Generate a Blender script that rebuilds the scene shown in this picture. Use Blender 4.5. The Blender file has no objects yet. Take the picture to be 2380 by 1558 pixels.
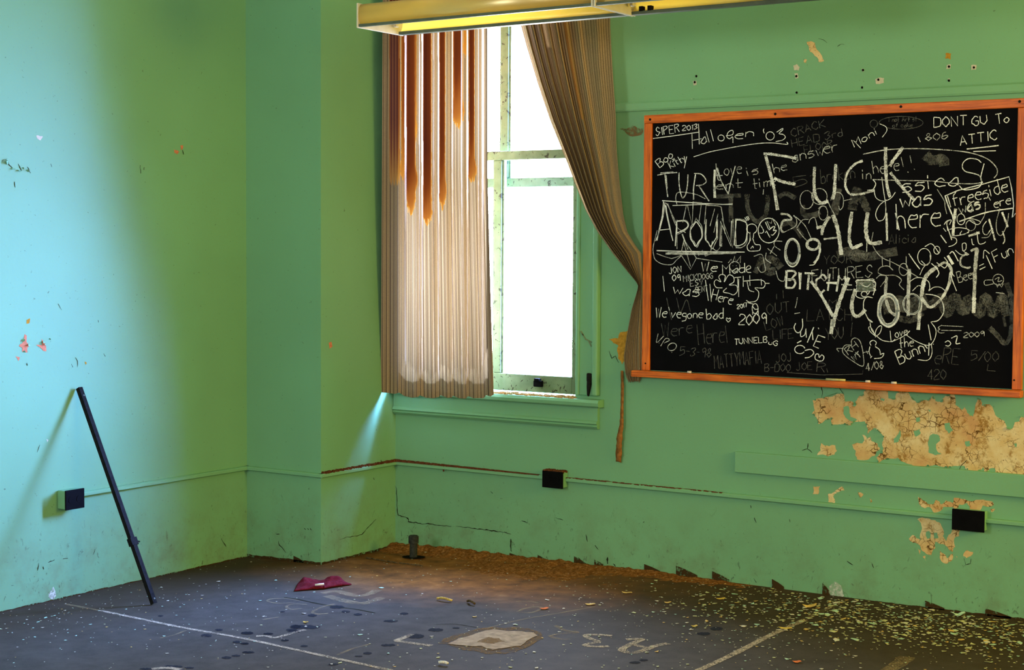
import bpy, bmesh, math, random
import numpy as np
from mathutils import Vector, Matrix
from mathutils.geometry import tessellate_polygon

random.seed(7)
sc = bpy.context.scene
COL = sc.collection
W, H = 2380, 1558

# ------------------------------------------------------------------ camera
FPX, PITCH, ROLL, YAW = 3774.74, 0.0532398, 0.0058991, 0.5842495
CAM = np.array([5.32308, -6.91787, 1.57])
FW = np.array([-math.sin(YAW)*math.cos(PITCH), math.cos(YAW)*math.cos(PITCH), -math.sin(PITCH)])
_r = np.array([math.cos(YAW), math.sin(YAW), 0.0]); _u = np.cross(_r, FW)
RT = _r*math.cos(ROLL) + _u*math.sin(ROLL)
UP = -_r*math.sin(ROLL) + _u*math.cos(ROLL)
cd = bpy.data.cameras.new('camera'); cam = bpy.data.objects.new('camera', cd); COL.objects.link(cam)
cd.sensor_fit = 'HORIZONTAL'; cd.sensor_width = 36.0; cd.lens = FPX/W*36.0
cd.clip_start = 0.05; cd.clip_end = 200
cam.matrix_world = Matrix(((RT[0], UP[0], -FW[0], CAM[0]), (RT[1], UP[1], -FW[1], CAM[1]),
                           (RT[2], UP[2], -FW[2], CAM[2]), (0, 0, 0, 1)))
sc.camera = cam

# ------------------------------------------------------------------ light
SKY, GLOW, FILLP, WARMP = 55.0, 680.0, 128.0, 178.0
wd = bpy.data.worlds.new('sky'); sc.world = wd; wd.use_nodes = True
def sky_nodes():
    t = wd.node_tree; n = t.nodes; bg = n['Background']; out = n['World Output']
    tc = n.new('ShaderNodeTexCoord'); nz = n.new('ShaderNodeVectorMath'); nz.operation = 'NORMALIZE'; t.links.new(tc.outputs['Generated'], nz.inputs[0])
    sp = n.new('ShaderNodeSeparateXYZ'); t.links.new(nz.outputs[0], sp.inputs[0])
    rp = n.new('ShaderNodeValToRGB'); t.links.new(sp.outputs[2], rp.inputs[0]); e = rp.color_ramp.elements
    e[0].position = 0.0; e[0].color = (.84, .84, .84, 1); e[1].position = .55; e[1].color = (.46, .56, .90, 1)   # white haze low, blue above
    bg.inputs[1].default_value = SKY; t.links.new(rp.outputs[0], bg.inputs[0])
    dt = n.new('ShaderNodeVectorMath'); dt.operation = 'DOT_PRODUCT'; t.links.new(nz.outputs[0], dt.inputs[0])
    dt.inputs[1].default_value = Vector((.62, .72, .31)).normalized()
    mx = n.new('ShaderNodeMath'); mx.operation = 'MAXIMUM'; t.links.new(dt.outputs['Value'], mx.inputs[0]); mx.inputs[1].default_value = 0
    pw = n.new('ShaderNodeMath'); pw.operation = 'POWER'; t.links.new(mx.outputs[0], pw.inputs[0]); pw.inputs[1].default_value = 6
    ml = n.new('ShaderNodeMath'); ml.operation = 'MULTIPLY'; t.links.new(pw.outputs[0], ml.inputs[0]); ml.inputs[1].default_value = GLOW
    b2 = n.new('ShaderNodeBackground'); b2.inputs[0].default_value = (.17, .335, 1.0, 1); t.links.new(ml.outputs[0], b2.inputs[1])   # bright side of the sky
    ad = n.new('ShaderNodeAddShader'); t.links.new(bg.outputs[0], ad.inputs[0]); t.links.new(b2.outputs[0], ad.inputs[1]); t.links.new(ad.outputs[0], out.inputs[0])
sky_nodes()
sc.view_settings.view_transform = 'Standard'; sc.view_settings.look = 'None'
sc.view_settings.exposure = 0.0; sc.view_settings.gamma = 1.0
sc.view_settings.use_curve_mapping = False
sc.cycles.use_denoising = True
sc.cycles.max_bounces = 10; sc.cycles.diffuse_bounces = 6; sc.cycles.transparent_max_bounces = 24

def area(name, loc, direction, sx, sy, power=0, color=(1, 1, 1), portal=False):
    l = bpy.data.lights.new(name, 'AREA'); l.shape = 'RECTANGLE'; l.size = sx; l.size_y = sy
    l.energy = power; l.color = color
    if portal: l.cycles.is_portal = True
    o = bpy.data.objects.new(name, l); COL.objects.link(o); o.location = loc
    o.rotation_euler = Vector(direction).to_track_quat('-Z', 'Z').to_euler()
    return o
area('window_portal', (0.63, 0.21, 1.86), (0, -1, 0), 1.16, 2.2, portal=True)
FILL = (1.0, 0.95, 0.84)
for i, x in enumerate((1.2, 5.8)):
    area('front_fill_lamp', (x, -8.47, 2.2), (0, 1, 0), 1.3, 1.4, FILLP, FILL)  # fill lamp added inside the room, in front of an opaque blind
for i, y in enumerate((-1.4, -4.4)):
    area('right_warm_fill_lamp', (7.47, y, 2.2), (-1, 0, 0), 1.3, 1.4, WARMP*(1, .25)[i], (1.0, .69, .16))  # warm fill lamp added to yellow the faces turned toward it

# ------------------------------------------------------------------ pixel rays onto the real planes
XA, YC = -0.505, -0.618          # left wall plane, front face of the corner chase
def ray(x, y): return FW*FPX + RT*(x-W/2) - UP*(y-H/2)
def onY(px, py, Y=0.0):
    d = ray(px, py); return CAM + d*((Y-CAM[1])/d[1])
def onX(px, py, X):
    d = ray(px, py); return CAM + d*((X-CAM[0])/d[0])
def fz(x): return -0.058*min(1.0, max(0.0, (1.6-x)/2.1))   # the old floor sags toward the left wall
def onF(px, py, e=0.0):
    d = ray(px, py); z = 0.0
    for _ in range(12):
        p = CAM + d*((z+e-CAM[2])/d[2]); z = fz(p[0])
    return p

# ------------------------------------------------------------------ materials
class NT:
    def __init__(s, name):
        s.m = bpy.data.materials.new(name); s.m.use_nodes = True; s.t = s.m.node_tree
        s.n = s.t.nodes; s.out = s.n['Material Output']; s.p = s.n['Principled BSDF']
    def a(s, typ, **kw):
        n = s.n.new(typ)
        for k, v in kw.items(): setattr(n, k, v)
        return n
    def l(s, a, b): s.t.links.new(a, b)
    def val(s, sock, v):
        if hasattr(v, 'is_linked') or hasattr(v, 'links'): s.l(v, sock)
        else: sock.default_value = v
    def pos(s, scale=(1, 1, 1)):
        g = s.a('ShaderNodeNewGeometry'); mp = s.a('ShaderNodeMapping'); s.l(g.outputs['Position'], mp.inputs[0])
        mp.inputs['Scale'].default_value = scale; return mp.outputs[0]
    def noise(s, scale, detail=3, rough=.55, vec=None, dist=0):
        n = s.a('ShaderNodeTexNoise'); n.inputs['Scale'].default_value = scale; n.inputs['Detail'].default_value = detail
        n.inputs['Roughness'].default_value = rough; n.inputs['Distortion'].default_value = dist
        s.l(vec if vec is not None else s.pos(), n.inputs['Vector']); return n.outputs['Fac']
    def ramp(s, fac, *stops, const=False):
        r = s.a('ShaderNodeValToRGB'); s.l(fac, r.inputs[0]); e = r.color_ramp.elements
        if const: r.color_ramp.interpolation = 'CONSTANT'
        while len(e) < len(stops): e.new(0.5)
        for el, (p, c) in zip(e, stops):
            el.position = p; el.color = (c[0], c[1], c[2], 1) if isinstance(c, tuple) else (c, c, c, 1)
        return r.outputs[0]
    def mix(s, f, a, b, mode='MIX'):
        n = s.a('ShaderNodeMix', data_type='RGBA', blend_type=mode)
        s.val(n.inputs[0], f)
        for sk, v in ((n.inputs[6], a), (n.inputs[7], b)):
            s.val(sk, (v[0], v[1], v[2], 1) if isinstance(v, tuple) else v)
        return n.outputs[2]
    def math(s, op, a, b=0.0, c=0.0, clamp=False):
        n = s.a('ShaderNodeMath', operation=op, use_clamp=clamp)
        s.val(n.inputs[0], a); s.val(n.inputs[1], b); s.val(n.inputs[2], c); return n.outputs[0]
    def bump(s, h, st=.3, dist=.005):
        b = s.a('ShaderNodeBump'); b.inputs['Strength'].default_value = st; b.inputs['Distance'].default_value = dist
        s.l(h, b.inputs['Height']); s.l(b.outputs[0], s.p.inputs['Normal']); return b.outputs[0]
    def base(s, c, rough=.6, spec=.3, metal=0):
        s.val(s.p.inputs['Base Color'], (c[0], c[1], c[2], 1) if isinstance(c, tuple) else c)
        s.val(s.p.inputs['Roughness'], rough); s.p.inputs['Specular IOR Level'].default_value = spec
        s.p.inputs['Metallic'].default_value = metal; return s.m
    def attr(s, name):
        n = s.a('ShaderNodeAttribute', attribute_name=name); return n

def m_plain(name, c, rough=.6, spec=.3, metal=0, var=.25, scale=30, bump=0):
    t = NT(name); f = t.noise(scale, 4)
    d = tuple(x*(1-var) for x in c); b = tuple(min(1, x*(1+var)) for x in c)
    if bump: t.bump(f, bump, .003)
    return t.base(t.ramp(f, (.3, d), (.7, b)), rough, spec, metal)

PAINT = (0.168, 0.41, 0.232)
def m_paint(name, c=PAINT, wear=True):
    t = NT(name)
    big = t.noise(1.1, 3); fine = t.noise(160, 2, .7)
    col = t.mix(t.ramp(big, (.35, 0.0), (.65, 1.0)), tuple(x*.93 for x in c), tuple(min(1, x*1.06) for x in c))
    col = t.mix(t.ramp(fine, (.3, 0.0), (.7, 1.0)), col, t.mix(.5, col, (c[0]*1.15, c[1]*.95, c[2]*.8)))
    if wear:
        sp = t.a('ShaderNodeSeparateXYZ'); t.l(t.pos(), sp.inputs[0])
        low = t.math('SUBTRACT', 1.0, t.math('MULTIPLY', sp.outputs[2], 2.4), clamp=True)      # scuffs near the floor
        sc1 = t.ramp(t.noise(38, 5, .65, t.pos((1, 1, .55)), 1.2), (.615, 0.0), (.68, 1.0))
        s1 = t.math('MULTIPLY', sc1, t.math('MULTIPLY', low, .7), clamp=True)
        col = t.mix(s1, col, (.04, .05, .03))
        grime = t.math('MULTIPLY', t.ramp(t.noise(7, 5, .7), (.45, 0.0), (.75, 1.0)), t.math('MULTIPLY', low, .55), clamp=True)
        col = t.mix(grime, col, (.13, .15, .07))
        sc2 = t.ramp(t.noise(70, 3, .6, None, .6), (.70, 0.0), (.725, 1.0))
        col = t.mix(t.math('MULTIPLY', sc2, .6), col, (.05, .08, .04))
    t.bump(t.noise(45, 4), .12, .004)
    return t.base(col, .55, .25)
M = {}
M['paint'] = m_paint('mint_wall_paint')
M['trimpaint'] = m_paint('mint_trim_paint', tuple(x*1.02 for x in PAINT), False)
def m_sash():
    t = NT('peeling_sash_paint'); c = t.ramp(t.noise(16, 4), (.3, (.11, .165, .075)), (.7, (.17, .235, .12)))
    c = t.mix(t.ramp(t.noise(34, 4, .6, None, .8), (.60, 0.0), (.63, 1.0)), c, (.035, .04, .018))
    t.bump(t.noise(30, 3), .4, .004); return t.base(c, .5, .2)
M['sash'] = m_sash()
M['ceil'] = m_plain('ceiling_plaster', (.50, .48, .34), .8, .1, 0, .05, 8)
M['farwall'] = m_plain('far_wall_paint', (.22, .26, .14), .7, .1, 0, .05, 5)
M['blind'] = m_plain('added_blind', (.6, .56, .42), .8, .1, 0, .03, 5)
M['slate'] = m_plain('black_slate', (.0028, .0028, .0042), .6, .04, 0, .3, 6)
M['black'] = m_plain('black_plastic', (.003, .003, .0035), .6, .04)
M['iron'] = m_plain('dark_iron', (.011, .011, .0112), .7, .03, 0, .4, 60, .2)
M['hole'] = m_plain('dark_void', (.004, .003, .002), .9, .05)
M['crack'] = m_plain('crack_line', (.02, .025, .012), .9, .05)
M['white'] = m_plain('white_enamel', (.66, .63, .52), .35, .4, 0, .08, 20)
M['railmetal'] = m_plain('grey_green_metal', (.10, .13, .10), .5, .15, 0, .15, 25)
M['dust'] = m_plain('brown_dust', (.12, .042, .018), .95, .05, 0, .5, 90, .6)

M['flake_a'] = m_plain('flake_olive', (.50, .52, .26), .7, .15, 0, .25, 40)
M['flake_b'] = m_plain('flake_mint', (.40, .62, .46), .7, .15, 0, .2, 40)
M['flake_c'] = m_plain('flake_cream', (.60, .58, .46), .7, .15, 0, .15, 40)
M['flake_d'] = m_plain('flake_ochre', (.60, .42, .12), .7, .15, 0, .25, 40)
M['leaf'] = m_plain('dry_leaf', (.62, .45, .08), .7, .15, 0, .3, 40)
M['orange'] = m_plain('orange_chip', (.62, .17, .05), .8, .1, 0, .25, 60)
M['stick'] = m_plain('dry_twig', (.10, .065, .03), .8, .1, 0, .3, 80)
M['paper'] = m_plain('white_scrap', (.75, .72, .66), .7, .1, 0, .1, 40)
M['strip'] = m_plain('torn_brown_strip', (.27, .115, .032), .9, .05, 0, .45, 45, .5)
M['spall'] = m_plain('white_plaster', (.56, .54, .43), .9, .1, 0, .12, 90)
M['brick'] = m_plain('salmon_undercoat', (.58, .20, .11), .9, .1, 0, .2, 80)
M['ochre'] = m_plain('ochre_undercoat', (.46, .24, .03), .9, .1, 0, .3, 60)
M['paintline'] = None

def m_glass():
    t = NT('window_glass'); tr = t.a('ShaderNodeBsdfTransparent'); gl = t.a('ShaderNodeBsdfGlossy')
    gl.inputs['Roughness'].default_value = .05; gl.inputs['Color'].default_value = (.9, .95, .95, 1)
    mx = t.a('ShaderNodeMixShader'); f = t.a('ShaderNodeFresnel'); f.inputs[0].default_value = 1.06
    t.l(f.outputs[0], mx.inputs[0]); t.l(tr.outputs[0], mx.inputs[1]); t.l(gl.outputs[0], mx.inputs[2])
    t.l(mx.outputs[0], t.out.inputs[0]); return t.m
M['glass'] = m_glass()

def m_oak():
    t = NT('orange_oak'); uv = t.attr('grain').outputs['Vector']
    mp = t.a('ShaderNodeMapping'); t.l(uv, mp.inputs[0]); mp.inputs['Scale'].default_value = (5, 90, 90)
    f = t.noise(1, 5, .65, mp.outputs[0], .6)
    f2 = t.noise(9, 2)
    c = t.ramp(f, (.32, (.26, .042, .002)), (.5, (.64, .135, .006)), (.7, (.82, .21, .016)))
    c = t.mix(t.ramp(f2, (.35, 0.0), (.7, .45)), c, (.36, .06, .003))
    t.bump(f, .15, .002)
    return t.base(c, .42, .35)
M['oak'] = m_oak()

def m_plaster():
    t = NT('bare_cracked_plaster'); v = t.pos()
    n1 = t.noise(5, 5, .65); n2 = t.noise(55, 4, .7); n3 = t.noise(14, 4, .6)
    c = t.ramp(n1, (.35, (.58, .34, .15)), (.5, (.66, .48, .22)), (.62, (.74, .62, .36)))
    oc = t.ramp(n3, (.52, 0.0), (.62, 1.0))
    c = t.mix(t.math('MULTIPLY', oc, t.ramp(n2, (.42, 0.0), (.52, .85))), c, (.30, .15, .025))
    wv = t.a('ShaderNodeTexVoronoi', feature='DISTANCE_TO_EDGE'); wv.inputs['Scale'].default_value = 34
    dn = t.a('ShaderNodeTexNoise'); dn.inputs['Scale'].default_value = 20; t.l(v, dn.inputs['Vector'])
    ad = t.a('ShaderNodeMix', data_type='RGBA'); ad.inputs[0].default_value = .05
    t.l(v, ad.inputs[6]); t.l(dn.outputs['Color'], ad.inputs[7]); t.l(ad.outputs[2], wv.inputs['Vector'])
    ck = t.math('MULTIPLY', t.ramp(wv.outputs['Distance'], (.015, 1.0), (.05, 0.0)), t.ramp(t.noise(9, 2), (.47, 0.0), (.56, 1.0)))
    c = t.mix(ck, c, (.12, .06, .015))
    c = t.mix(t.ramp(t.noise(120, 2, .6), (.66, 0.0), (.70, .8)), c, (.14, .07, .015))
    t.bump(n2, .3, .003)
    return t.base(c, .9, .08)
M['plaster'] = m_plaster()

def m_floor():
    t = NT('worn_dark_floor'); v = t.pos()
    big = t.noise(1.3, 5, .6); mid = t.noise(9, 5, .65); fine = t.noise(120, 3, .7)
    c = t.ramp(mid, (.3, (.040, .034, .027)), (.7, (.080, .069, .057)))
    c = t.mix(t.ramp(fine, (.35, 0.0), (.7, .5)), c, (.085, .072, .056))
    sp = t.a('ShaderNodeSeparateXYZ'); t.l(v, sp.inputs[0])
    # dry brown dirt: thick in the corner under the window, thinning into the room
    dx = t.math('SUBTRACT', sp.outputs[0], 0.85); dx = t.math('MULTIPLY', dx, .62)
    dy = t.math('MULTIPLY', t.math('SUBTRACT', sp.outputs[1], -0.15), .95)
    rr = t.math('SQRT', t.math('ADD', t.math('MULTIPLY', dx, dx), t.math('MULTIPLY', dy, dy)))
    rr = t.math('ADD', rr, t.math('MULTIPLY', t.math('SUBTRACT', big, .5), .7))
    d1 = t.ramp(rr, (.60, 1.0), (1.22, 0.0))
    dc = t.ramp(mid, (.3, (.09, .035, .008)), (.6, (.25, .10, .02)), (.75, (.36, .165, .05)))
    c = t.mix(t.math('MULTIPLY', d1, .95), c, dc)
    # dark tar-brown soil along the board wall and by the left wall
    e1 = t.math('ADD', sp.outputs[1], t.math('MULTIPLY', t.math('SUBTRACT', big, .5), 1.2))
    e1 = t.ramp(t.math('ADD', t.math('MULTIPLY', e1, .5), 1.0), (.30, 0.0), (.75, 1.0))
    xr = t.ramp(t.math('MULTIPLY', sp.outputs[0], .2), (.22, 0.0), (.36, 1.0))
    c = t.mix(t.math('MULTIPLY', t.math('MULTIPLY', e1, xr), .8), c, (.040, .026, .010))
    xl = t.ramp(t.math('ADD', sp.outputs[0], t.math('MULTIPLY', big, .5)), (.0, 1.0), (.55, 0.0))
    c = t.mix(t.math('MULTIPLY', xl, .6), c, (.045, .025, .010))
    t.bump(mid, .25, .006)
    return t.base(c, .7, .07)
M['floor'] = m_floor()

def m_grain(name, c, lo, hi, scale=260, body=.85):
    # dry chalk or worn paint: grains of colour with the ground showing between them
    t = NT(name); n = t.noise(scale, 2, .7); n2 = t.noise(scale*.12, 2, .5)
    f = t.math('ADD', n, t.math('MULTIPLY', t.math('SUBTRACT', n2, .5), .5))
    a = t.ramp(f, (lo, 0.0), (hi, body)); t.base(c, .9, .05)
    t.l(a, t.p.inputs['Alpha']); return t.m
CH = (.90, .96, 1.0)
M['chalk3'] = m_grain('chalk_bright', CH, .24, .48, 420, 1.0)
M['chalk2'] = m_grain('chalk_medium', CH, .30, .62, 420, .8)
M['chalk1'] = m_grain('chalk_faint', (.55, .58, .60), .28, .80, 420, .32)
M['chalk4'] = m_grain('chalk_broad', CH, .30, .60, 330, .97)
M['chalk0'] = m_grain('chalk_smear', (.6, .62, .6), .38, .80, 330, .30)
M['fpaint'] = m_grain('worn_floor_paint', (.52, .43, .30), .32, .62, 130, .85)
M['fpaint2'] = m_grain('faded_floor_paint', (.46, .34, .17), .34, .75, 110, .55)
M['residue'] = m_grain('brown_mastic', (.05, .03, .011), .27, .46, 70, 1.0)
M['stain'] = m_grain('dark_floor_stain', (.022, .024, .03), .22, .42, 60, .8)
M['mortar'] = m_plain('pale_mortar', (.36, .27, .18), .9, .1, 0, .3, 30, .4)
M['mortar2'] = m_grain('ochre_halo', (.22, .135, .055), .34, .60, 60, .75)
M['efflo'] = m_grain('white_bloom', (.66, .72, .68), .34, .7, 60, .8)

def m_curtain(name, T=1.0):
    t = NT(name)
    st = t.attr('stain').outputs['Fac']; de = t.attr('layers_backlight').outputs['Fac']; u = t.attr('weave').outputs['Vector']
    sp = t.a('ShaderNodeSeparateXYZ'); t.l(u, sp.inputs[0])
    cx = t.a('ShaderNodeCombineXYZ'); t.l(sp.outputs[0], cx.inputs[0])
    n1 = t.noise(60, 3, .7, cx.outputs[0]); n2 = t.noise(210, 1, .5, cx.outputs[0])
    wv = t.a('ShaderNodeTexWave', wave_type='BANDS', bands_direction='X'); wv.inputs['Scale'].default_value = 7.3
    wv.inputs['Distortion'].default_value = 1.2; wv.inputs['Detail Scale'].default_value = 2.0; t.l(cx.outputs[0], wv.inputs['Vector'])
    pin = t.ramp(wv.outputs['Fac'], (.045, 1.0), (.11, 0.0))                   # woven dark pinstripes
    lite = t.ramp(n1, (.44, 0.0), (.62, 1.0))
    thread = t.noise(500, 2, .6, t.pos((.3, .3, 1)))
    front = t.mix(lite, (.25, .175, .09), (.40, .295, .165))
    front = t.mix(t.ramp(thread, (.35, 0.0), (.65, .35)), front, (.12, .078, .038))
    front = t.mix(t.math('MULTIPLY', pin, .85), front, (.03, .022, .016))
    st = t.math('MULTIPLY', st, t.math('ADD', .5, t.math('MULTIPLY', t.noise(95, 4, .75, cx.outputs[0]), 1.0)), clamp=True)
    sf = t.ramp(st, (.05, (.42, .20, .06)), (.4, (.16, .035, .006)), (1.0, (.05, .010, .003)))
    front = t.mix(t.ramp(st, (.02, 0.0), (.06, 1.0)), front, sf)
    back = t.mix(lite, (.075*T, .038*T, .012*T), (.165*T, .090*T, .030*T))
    back = t.mix(t.ramp(n2, (.60, 0.0), (.66, .75)), back, (.40*T, .24*T, .10*T))
    back = t.mix(t.math('MULTIPLY', pin, .45), back, (.035*T, .016*T, .006*T))
    sb = t.ramp(st, (.05, (.20*T, .068*T, .004*T)), (.22, (.075*T, .015*T, .001*T)), (.5, (.022*T, .0030*T, .0004*T)), (1.0, (.006*T, .0008*T, .0003*T)))
    back = t.mix(t.ramp(st, (.02, 0.0), (.05, 1.0)), back, sb)
    back = t.mix(t.math('MULTIPLY', de, -1.0, clamp=True), back, (.65*T, .48*T, .30*T))  # negative values paint bright backlit lines into the cloth
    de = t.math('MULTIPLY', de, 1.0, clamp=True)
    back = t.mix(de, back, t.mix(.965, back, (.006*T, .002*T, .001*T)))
    df = t.a('ShaderNodeBsdfDiffuse'); t.l(front, df.inputs[0])
    tr = t.a('ShaderNodeBsdfTranslucent'); t.l(back, tr.inputs[0])
    b = t.a('ShaderNodeBump'); b.inputs['Strength'].default_value = .25; b.inputs['Distance'].default_value = .002
    t.l(thread, b.inputs['Height']); t.l(b.outputs[0], df.inputs['Normal'])
    ad = t.a('ShaderNodeAddShader'); t.l(df.outputs[0], ad.inputs[0]); t.l(tr.outputs[0], ad.inputs[1])
    t.l(ad.outputs[0], t.out.inputs[0]); return t.m
M['curtain'] = m_curtain('pinstripe_curtain_cloth', .150)
def m_diffuser(name, c0, c1):
    t = NT(name); f = t.noise(3, 2, .5, t.pos((1, 1, 6)))
    df = t.a('ShaderNodeBsdfDiffuse'); df.inputs[0].default_value = (.36, .28, .11, 1)
    tr = t.a('ShaderNodeBsdfTranslucent'); t.l(t.ramp(f, (.3, c0), (.7, c1)), tr.inputs[0])
    ad = t.a('ShaderNodeAddShader'); t.l(df.outputs[0], ad.inputs[0]); t.l(tr.outputs[0], ad.inputs[1])
    gl = t.a('ShaderNodeBsdfGlossy'); gl.inputs['Roughness'].default_value = .3; gl.inputs[0].default_value = (.8, .75, .5, 1)
    mx = t.a('ShaderNodeMixShader'); mx.inputs[0].default_value = .2
    t.l(ad.outputs[0], mx.inputs[1]); t.l(gl.outputs[0], mx.inputs[2]); t.l(mx.outputs[0], t.out.inputs[0]); return t.m
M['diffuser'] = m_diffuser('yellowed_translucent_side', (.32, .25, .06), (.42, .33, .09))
M['diffuser_lit'] = m_diffuser('yellowed_side_lit', (.74, .60, .19), (.82, .70, .26))  # brighter copy of the side plastic, with the window's glow put into its colour
def m_cloth():
    t = NT('crimson_rag'); f = t.noise(120, 3, .7); c = t.ramp(f, (.3, (.065, .003, .006)), (.7, (.15, .008, .014)))
    t.bump(t.noise(300, 2), .4, .002); return t.base(c, .85, .1)
M['cloth'] = m_cloth()
def m_debris():
    t = NT('crumbled_dirt'); f = t.noise(70, 5, .75)
    c = t.ramp(f, (.3, (.055, .02, .005)), (.5, (.22, .085, .019)), (.68, (.42, .21, .07)))
    t.bump(f, .9, .01); return t.base(c, .95, .05)
M['debris'] = m_debris()

# ------------------------------------------------------------------ object helpers
def tag(o, label=None, cat=None, group=None, kind=None):
    if label: o['label'] = label
    if cat: o['category'] = cat
    if group: o['group'] = group
    if kind: o['kind'] = kind
    return o
def empty(name, loc, label, cat, group=None, kind=None):
    o = bpy.data.objects.new(name, None); COL.objects.link(o); o.location = loc
    return tag(o, label, cat, group, kind)
def mesh(name, verts, faces, mat, parent=None, smooth=False):
    me = bpy.data.meshes.new(name); me.from_pydata([tuple(v) for v in verts], [], faces); me.update()
    if mat is not None: me.materials.append(mat)
    if smooth:
        for p in me.polygons: p.use_smooth = True
    o = bpy.data.objects.new(name, me); COL.objects.link(o)
    if parent is not None:
        o.parent = parent
        loc = parent.location if parent.parent is None else parent.location + parent.parent.location
        o.location = -Vector(loc) if not parent.get('_child') else Vector((0, 0, 0))
        o['_child'] = 1
    return o
class MB:
    def __init__(s): s.v = []; s.f = []
    def box(s, x0, x1, y0, y1, z0, z1, bev=0.0):
        b = len(s.v)
        if bev <= 0:
            for x in (x0, x1):
                for y in (y0, y1):
                    for z in (z0, z1): s.v.append((x, y, z))
            s.f += [[b+i for i in q] for q in ((0, 1, 3, 2), (4, 6, 7, 5), (0, 4, 5, 1), (2, 3, 7, 6), (0, 2, 6, 4), (1, 5, 7, 3))]
        else:
            bm = bmesh.new(); bmesh.ops.create_cube(bm, size=1)
            for v in bm.verts:
                v.co = Vector((x0+(v.co.x+.5)*(x1-x0), y0+(v.co.y+.5)*(y1-y0), z0+(v.co.z+.5)*(z1-z0)))
            bmesh.ops.bevel(bm, geom=bm.edges[:], offset=bev, segments=2, affect='EDGES', profile=.5)
            bm.verts.index_update()
            s.v += [tuple(v.co) for v in bm.verts]; s.f += [[b+v.index for v in f.verts] for f in bm.faces]; bm.free()
        return s
    def prism(s, prof, axis, a, c):
        """closed profile (2D list) swept along axis from a to c"""
        b = len(s.v); n = len(prof)
        for t in (a, c):
            for p, q in prof:
                s.v.append({'x': (t, p, q), 'y': (p, t, q), 'z': (p, q, t)}[axis])
        for i in range(n): s.f.append([b+i, b+(i+1) % n, b+n+(i+1) % n, b+n+i])
        s.f.append([b+i for i in range(n)][::-1]); s.f.append([b+n+i for i in range(n)])
        return s
    def cyl(s, p0, p1, r0, r1=None, n=20, cap=True):
        r1 = r0 if r1 is None else r1
        p0, p1 = Vector(p0), Vector(p1); d = (p1-p0).normalized()
        a = d.orthogonal().normalized(); c = d.cross(a); b = len(s.v)
        for p, r in ((p0, r0), (p1, r1)):
            for i in range(n):
                t = 2*math.pi*i/n; s.v.append(tuple(p+a*(r*math.cos(t))+c*(r*math.sin(t))))
        for i in range(n): s.f.append([b+i, b+(i+1) % n, b+n+(i+1) % n, b+n+i])
        if cap: s.f.append([b+i for i in range(n)][::-1]); s.f.append([b+n+i for i in range(n)])
        return s
    def build(s, name, mat, parent=None, smooth=False, fix=True):
        o = mesh(name, s.v, s.f, mat, parent, smooth)
        if fix:
            bm = bmesh.new(); bm.from_mesh(o.data); bmesh.ops.recalc_face_normals(bm, faces=bm.faces[:]); bm.to_mesh(o.data); bm.free()
        return o
def smooth_pts(pts, k=5):
    P = [np.array(p, float) for p in pts]
    if len(P) < 3: return P
    Q = [2*P[0]-P[1]] + P + [2*P[-1]-P[-2]]; out = []
    for i in range(1, len(Q)-2):
        a, b, c, d = Q[i-1], Q[i], Q[i+1], Q[i+2]
        for j in range(k):
            t = j/k
            out.append(.5*((2*b)+(c-a)*t+(2*a-5*b+4*c-d)*t*t+(3*b-a-3*c+d)*t**3))
    out.append(P[-1]); return out
def ribbon(mb, pts, w, jit=.12, taper=False):
    """flat strip in pixel-free 2D coordinates; returns list of left/right 2D points"""
    P = [np.array(p, float) for p in pts]; Q = [P[0]]
    for p in P[1:]:
        if np.linalg.norm(p-Q[-1]) > 1e-4: Q.append(p)
    if len(Q) < 2: Q = [Q[0]-np.array((w*.5, 0)), Q[0]+np.array((w*.5, 0))]
    L = []
    for i, p in enumerate(Q):
        t = Q[min(i+1, len(Q)-1)]-Q[max(i-1, 0)]; t = t/(np.linalg.norm(t)+1e-9); n = np.array((-t[1], t[0]))
        ww = w*.5*(1+random.uniform(-jit, jit))
        if taper: ww *= .35+.65*math.sin(math.pi*min(1, max(0, (i+.35)/(len(Q)-.3))))
        L.append((p+n*ww, p-n*ww))
    b = len(mb.v)
    for a, c in L: mb.v.append(tuple(a)); mb.v.append(tuple(c))
    for i in range(len(L)-1): mb.f.append([b+2*i, b+2*i+1, b+2*i+3, b+2*i+2])
class MB2:
    def __init__(s): s.v = []; s.f = []
def lift(mb, fn, name, mat, parent, fix=False):
    o = mesh(name, [fn(*v) for v in mb.v], mb.f, mat, parent); return o
def frac(poly, amp, levels=3):
    P = [np.array(p, float) for p in poly]
    for _ in range(levels):
        Q = []
        for i, p in enumerate(P):
            q = P[(i+1) % len(P)]; d = q-p; n = np.array((-d[1], d[0]))
            Q += [p, (p+q)/2+n*random.uniform(-amp, amp)]
        P = Q; amp *= .85
    return P
def poly(pts, fn, name, mat, parent):
    tri = tessellate_polygon([[Vector((p[0], p[1], 0)) for p in pts]])
    return mesh(name, [fn(*p) for p in pts], [list(t) for t in tri], mat, parent)
def nums(s):
    a = [float(x) for x in s.split()]; return list(zip(a[0::2], a[1::2]))

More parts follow.
